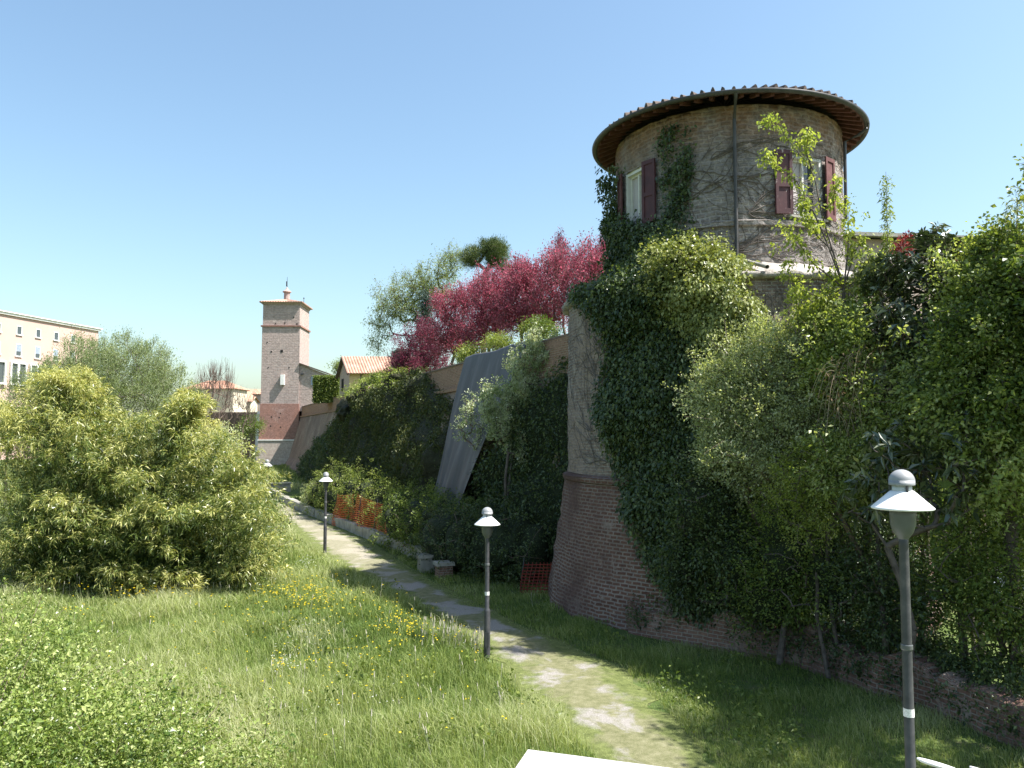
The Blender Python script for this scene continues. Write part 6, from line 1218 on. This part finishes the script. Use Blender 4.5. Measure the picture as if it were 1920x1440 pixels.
# trunks seen in the shade
for i, (pts, r, lab) in enumerate([([(1660, 1190, 16.6), (1650, 1080, 16.8), (1642, 960, 17), (1636, 850, 17)], .075, 'slim pale trunk rising behind the nearest lamp post'), ([(1810, 1240, 15.8), (1800, 1120, 16), (1805, 980, 16), (1790, 860, 16.2)], .09, 'dark trunk between the nearest lamp post and the right edge'), ([(1560, 1180, 18), (1600, 1060, 18), (1640, 980, 17.8), (1700, 930, 17.6)], .05, 'leaning thin trunk over the low brick wall'), ([(1730, 1200, 17), (1740, 1080, 17), (1715, 960, 17.2), (1735, 860, 17)], .06, 'thin trunk just right of the nearest lamp post')]):
    p = np.array([P(*q) for q in pts]); p = np.vstack([[p[0][0], p[0][1], 0.0], p]); t = thing('tree_trunk', lab, 'tree', p[0]); s = np.linspace(0, 1, len(p)); q = np.linspace(0, 1, 20); pth = np.stack([np.interp(q, s, p[:, k]) for k in range(3)], 1); pth[:, :2] += np.random.default_rng(i).normal(size=(20, 2)) * .012
    rg = np.random.default_rng(300 + i); paths = [pth]; rad = [np.linspace(r, r * .5, 20)]; pts2 = []
    for k in range(9):
        j = rg.integers(8, 20); e = pth[j] + rg.normal(size=3) * (.7, .5, .3) + (0, 0, .5); m_ = (pth[j] + e) / 2 + (0, 0, -.08); paths.append(np.array([pth[j], m_, e])); rad.append(np.array([.02, .014, .005])); pts2 += [m_, e, (m_ + e) / 2]
    V, Q = tubes(paths, rad, 7); obj('trunk', V, Q, M['bark'], t, smooth=True)
    lb = LB(); lb.add(*clump(rg, np.array(pts2), 20, .25, .1, .055, .1, None)); lb.build('foliage', LM['ivy'], t)
# ivy and litter along the top of the low wall
def wall_ivy():
    rg = np.random.default_rng(260); t = thing('ground_ivy', 'ragged dark ivy trailing over the top of the low brick wall', 'ivy', (LW[2][0], LW[2][1], .6)); n = 2600
    u = rg.uniform(0, len(yy_) - 1, n); i = u.astype(int); p = yy_[i] + (yy_[np.minimum(i + 1, len(yy_) - 1)] - yy_[i]) * (u - i)[:, None]; z = .8 + rg.normal(size=n) * .1; o = -rg.uniform(.15, 1.5, n)
    hang = rg.uniform(size=n) < .1 * (1 + wave(u[:, None], .12, 5)); z = np.where(hang, z - rg.uniform(0, .55, n), z + .12 * np.abs(rg.normal(size=n))); o = np.where(hang, .1, o)
    c = np.stack([p[:, 0] + nr_[i, 0] * o, p[:, 1] + nr_[i, 1] * o, z], 1); lb = LB(); lb.add(*clump(rg, c, 12, .13, .07, .05, .1, None, flat=.4, droop=.3)); lb.build('foliage', LM['ivy'], t)
yy_, nr_ = lw_pts, lw_nrm
wall_ivy()
bk = [(LW[0] + (0.6, .3)), (LW[1] + (.5, .3))]
# dead stems hanging in the shrubs
def dead():
    rg = np.random.default_rng(261); t = thing('dead_stems', 'bunch of dry hanging stems in the middle of the right-hand shrubs', 'dry stems', P(1640, 760, 17)); paths = []
    for k in range(130):
        p0 = P(rg.uniform(1560, 1760), rg.uniform(640, 780), rg.uniform(16.6, 17.6)); L_ = rg.uniform(.5, 1.5); s = np.linspace(0, 1, 6)[:, None]; d = np.array([rg.normal() * .35, rg.normal() * .2, -.8]) * L_; paths.append(p0 + d * s + np.array([0, 0, .25]) * np.sin(s * 3.14))
    V, Q = tubes(paths, [np.linspace(.007, .003, 6)] * len(paths), 3); obj('stems', V, Q, noise_mat('straw', [(.3, (.22, .17, .11)), (.7, (.36, .30, .21))], 5, bmp=0), t)
    lb = LB(); lb.add(*clump(rg, np.concatenate(paths)[::3], 5, .12, .09, .03, -.5)); lb.build('dry_leaves', LM['dry'], t)
dead()
# grass tufts in the shade along the wall foot
# ------------------------------------------------------------------ parked car behind the shrubs
def car():
    c = P(1915, 1060, 22.5); t = thing('parked_car', 'silver car glinting through the shrubs at the right edge', 'car', (c[0], c[1], 0)); b0 = np.array([c[0], c[1], 0.0]); rz = R(62); cr, sr = math.cos(rz), math.sin(rz)
    paint = noise_mat('silver car paint', [(.3, (.50, .53, .58)), (.7, (.56, .59, .64))], 1, rough=.22, bmp=0, spec=.7, metal=.4)
    def W(p): p = np.asarray(p, float); return np.stack([p[..., 0] * cr - p[..., 1] * sr, p[..., 0] * sr + p[..., 1] * cr, p[..., 2]], -1) + b0
    st = [(-2.1, .35, .62, .78), (-2.0, .28, .86, .84), (-1.2, .25, .95, .87), (-.4, .25, .98, .88), (.6, .25, .98, .88), (1.5, .26, .98, .87), (2.0, .28, .92, .84), (2.1, .38, .7, .78)]
    V = np.array([[(x, -w_, zb), (x, -w_ * 1.02, (zb + zt) / 2), (x, -w_ * .93, zt), (x, w_ * .93, zt), (x, w_ * 1.02, (zb + zt) / 2), (x, w_, zb)] for x, zb, zt, w_ in st]); k, m = V.shape[:2]
    Q = [list(q) for q in gridq(k, m)] + [[i * m + m - 1, (i + 1) * m + m - 1, (i + 1) * m, i * m] for i in range(k - 1)] + [[0, 1, 4, 5], [1, 2, 3, 4], [(k - 1) * m + j for j in (5, 4, 1, 0)], [(k - 1) * m + j for j in (4, 3, 2, 1)]]
    obj('body', W(V.reshape(-1, 3)), Q, paint, t)
    def cab(s, mat, nm, z1, gr):
        V = np.array([(-1.0, -.8, .96), (1.75, -.8, .96), (1.75, .8, .96), (-1.0, .8, .96), (-.25, -.62, z1), (1.15, -.62, z1), (1.15, .62, z1), (-.25, .62, z1)]) * (1, s, 1); V[:, 0] += gr * np.sign(V[:, 0] - .4)
        obj(nm, W(V), [[4, 5, 6, 7], [0, 1, 5, 4], [1, 2, 6, 5], [2, 3, 7, 6], [3, 0, 4, 7]], mat, t)
    cab(1.0, M['glass'], 'windows', 1.42, 0)
    m = MB(); V = np.array([(-.28, -.64, 1.421), (1.18, -.64, 1.421), (1.18, .64, 1.421), (-.28, .64, 1.421), (-.2, -.56, 1.48), (1.08, -.56, 1.48), (1.08, .56, 1.48), (-.2, .56, 1.48)]); m.hexa(W(V[:4]), W(V[4:]))
    for s in (-1, 1):
        for (xa, za, xb, zb) in ((-1.0, .97, -.26, 1.44), (.45, .97, .45, 1.44), (1.75, .97, 1.16, 1.44)):
            ya, yb_ = s * .815, s * .635; m.hexa(W([(xa - .04, ya, za), (xa + .04, ya, za), (xa + .04, ya - s * .05, za), (xa - .04, ya - s * .05, za)]), W([(xb - .04, yb_, zb), (xb + .04, yb_, zb), (xb + .04, yb_ - s * .05, zb), (xb - .04, yb_ - s * .05, zb)]))
    m.build('roof', paint, t)
    for x in (-1.35, 1.35):
        for s in (-1, 1):
            V, Q, U = revolve([(.2, -.1), (.31, -.1), (.33, -.06), (.33, .06), (.31, .1), (.2, .1)], 24); V = V[:, [0, 2, 1]] + (x, s * .8, .33); w_ = obj('wheel', W(V), Q, M['hole'], t)
            V, Q, U = revolve([(.0, .07), (.19, .085), (.21, .05), (.21, -.05), (0, -.06)], 20); V = V[:, [0, 2, 1]] * (1, s, 1) + (x, s * .8, .33); obj('rim', W(V), Q, M['grey_metal'], w_)
        for s in (-1, 1):
            m = MB(); xx = -2.08 if x < 0 else 2.08; m.hexa(W([(xx - .05, s * .55 - .17, .62), (xx + .05, s * .55 - .17, .62), (xx + .05, s * .55 + .17, .62), (xx - .05, s * .55 + .17, .62)]), W([(xx - .05, s * .55 - .17, .76), (xx + .05, s * .55 - .17, .76), (xx + .05, s * .55 + .17, .76), (xx - .05, s * .55 + .17, .76)])); m.build('headlight' if x < 0 else 'tail_light', M['lamp_glass'] if x < 0 else M['orange_net'], t)
car()
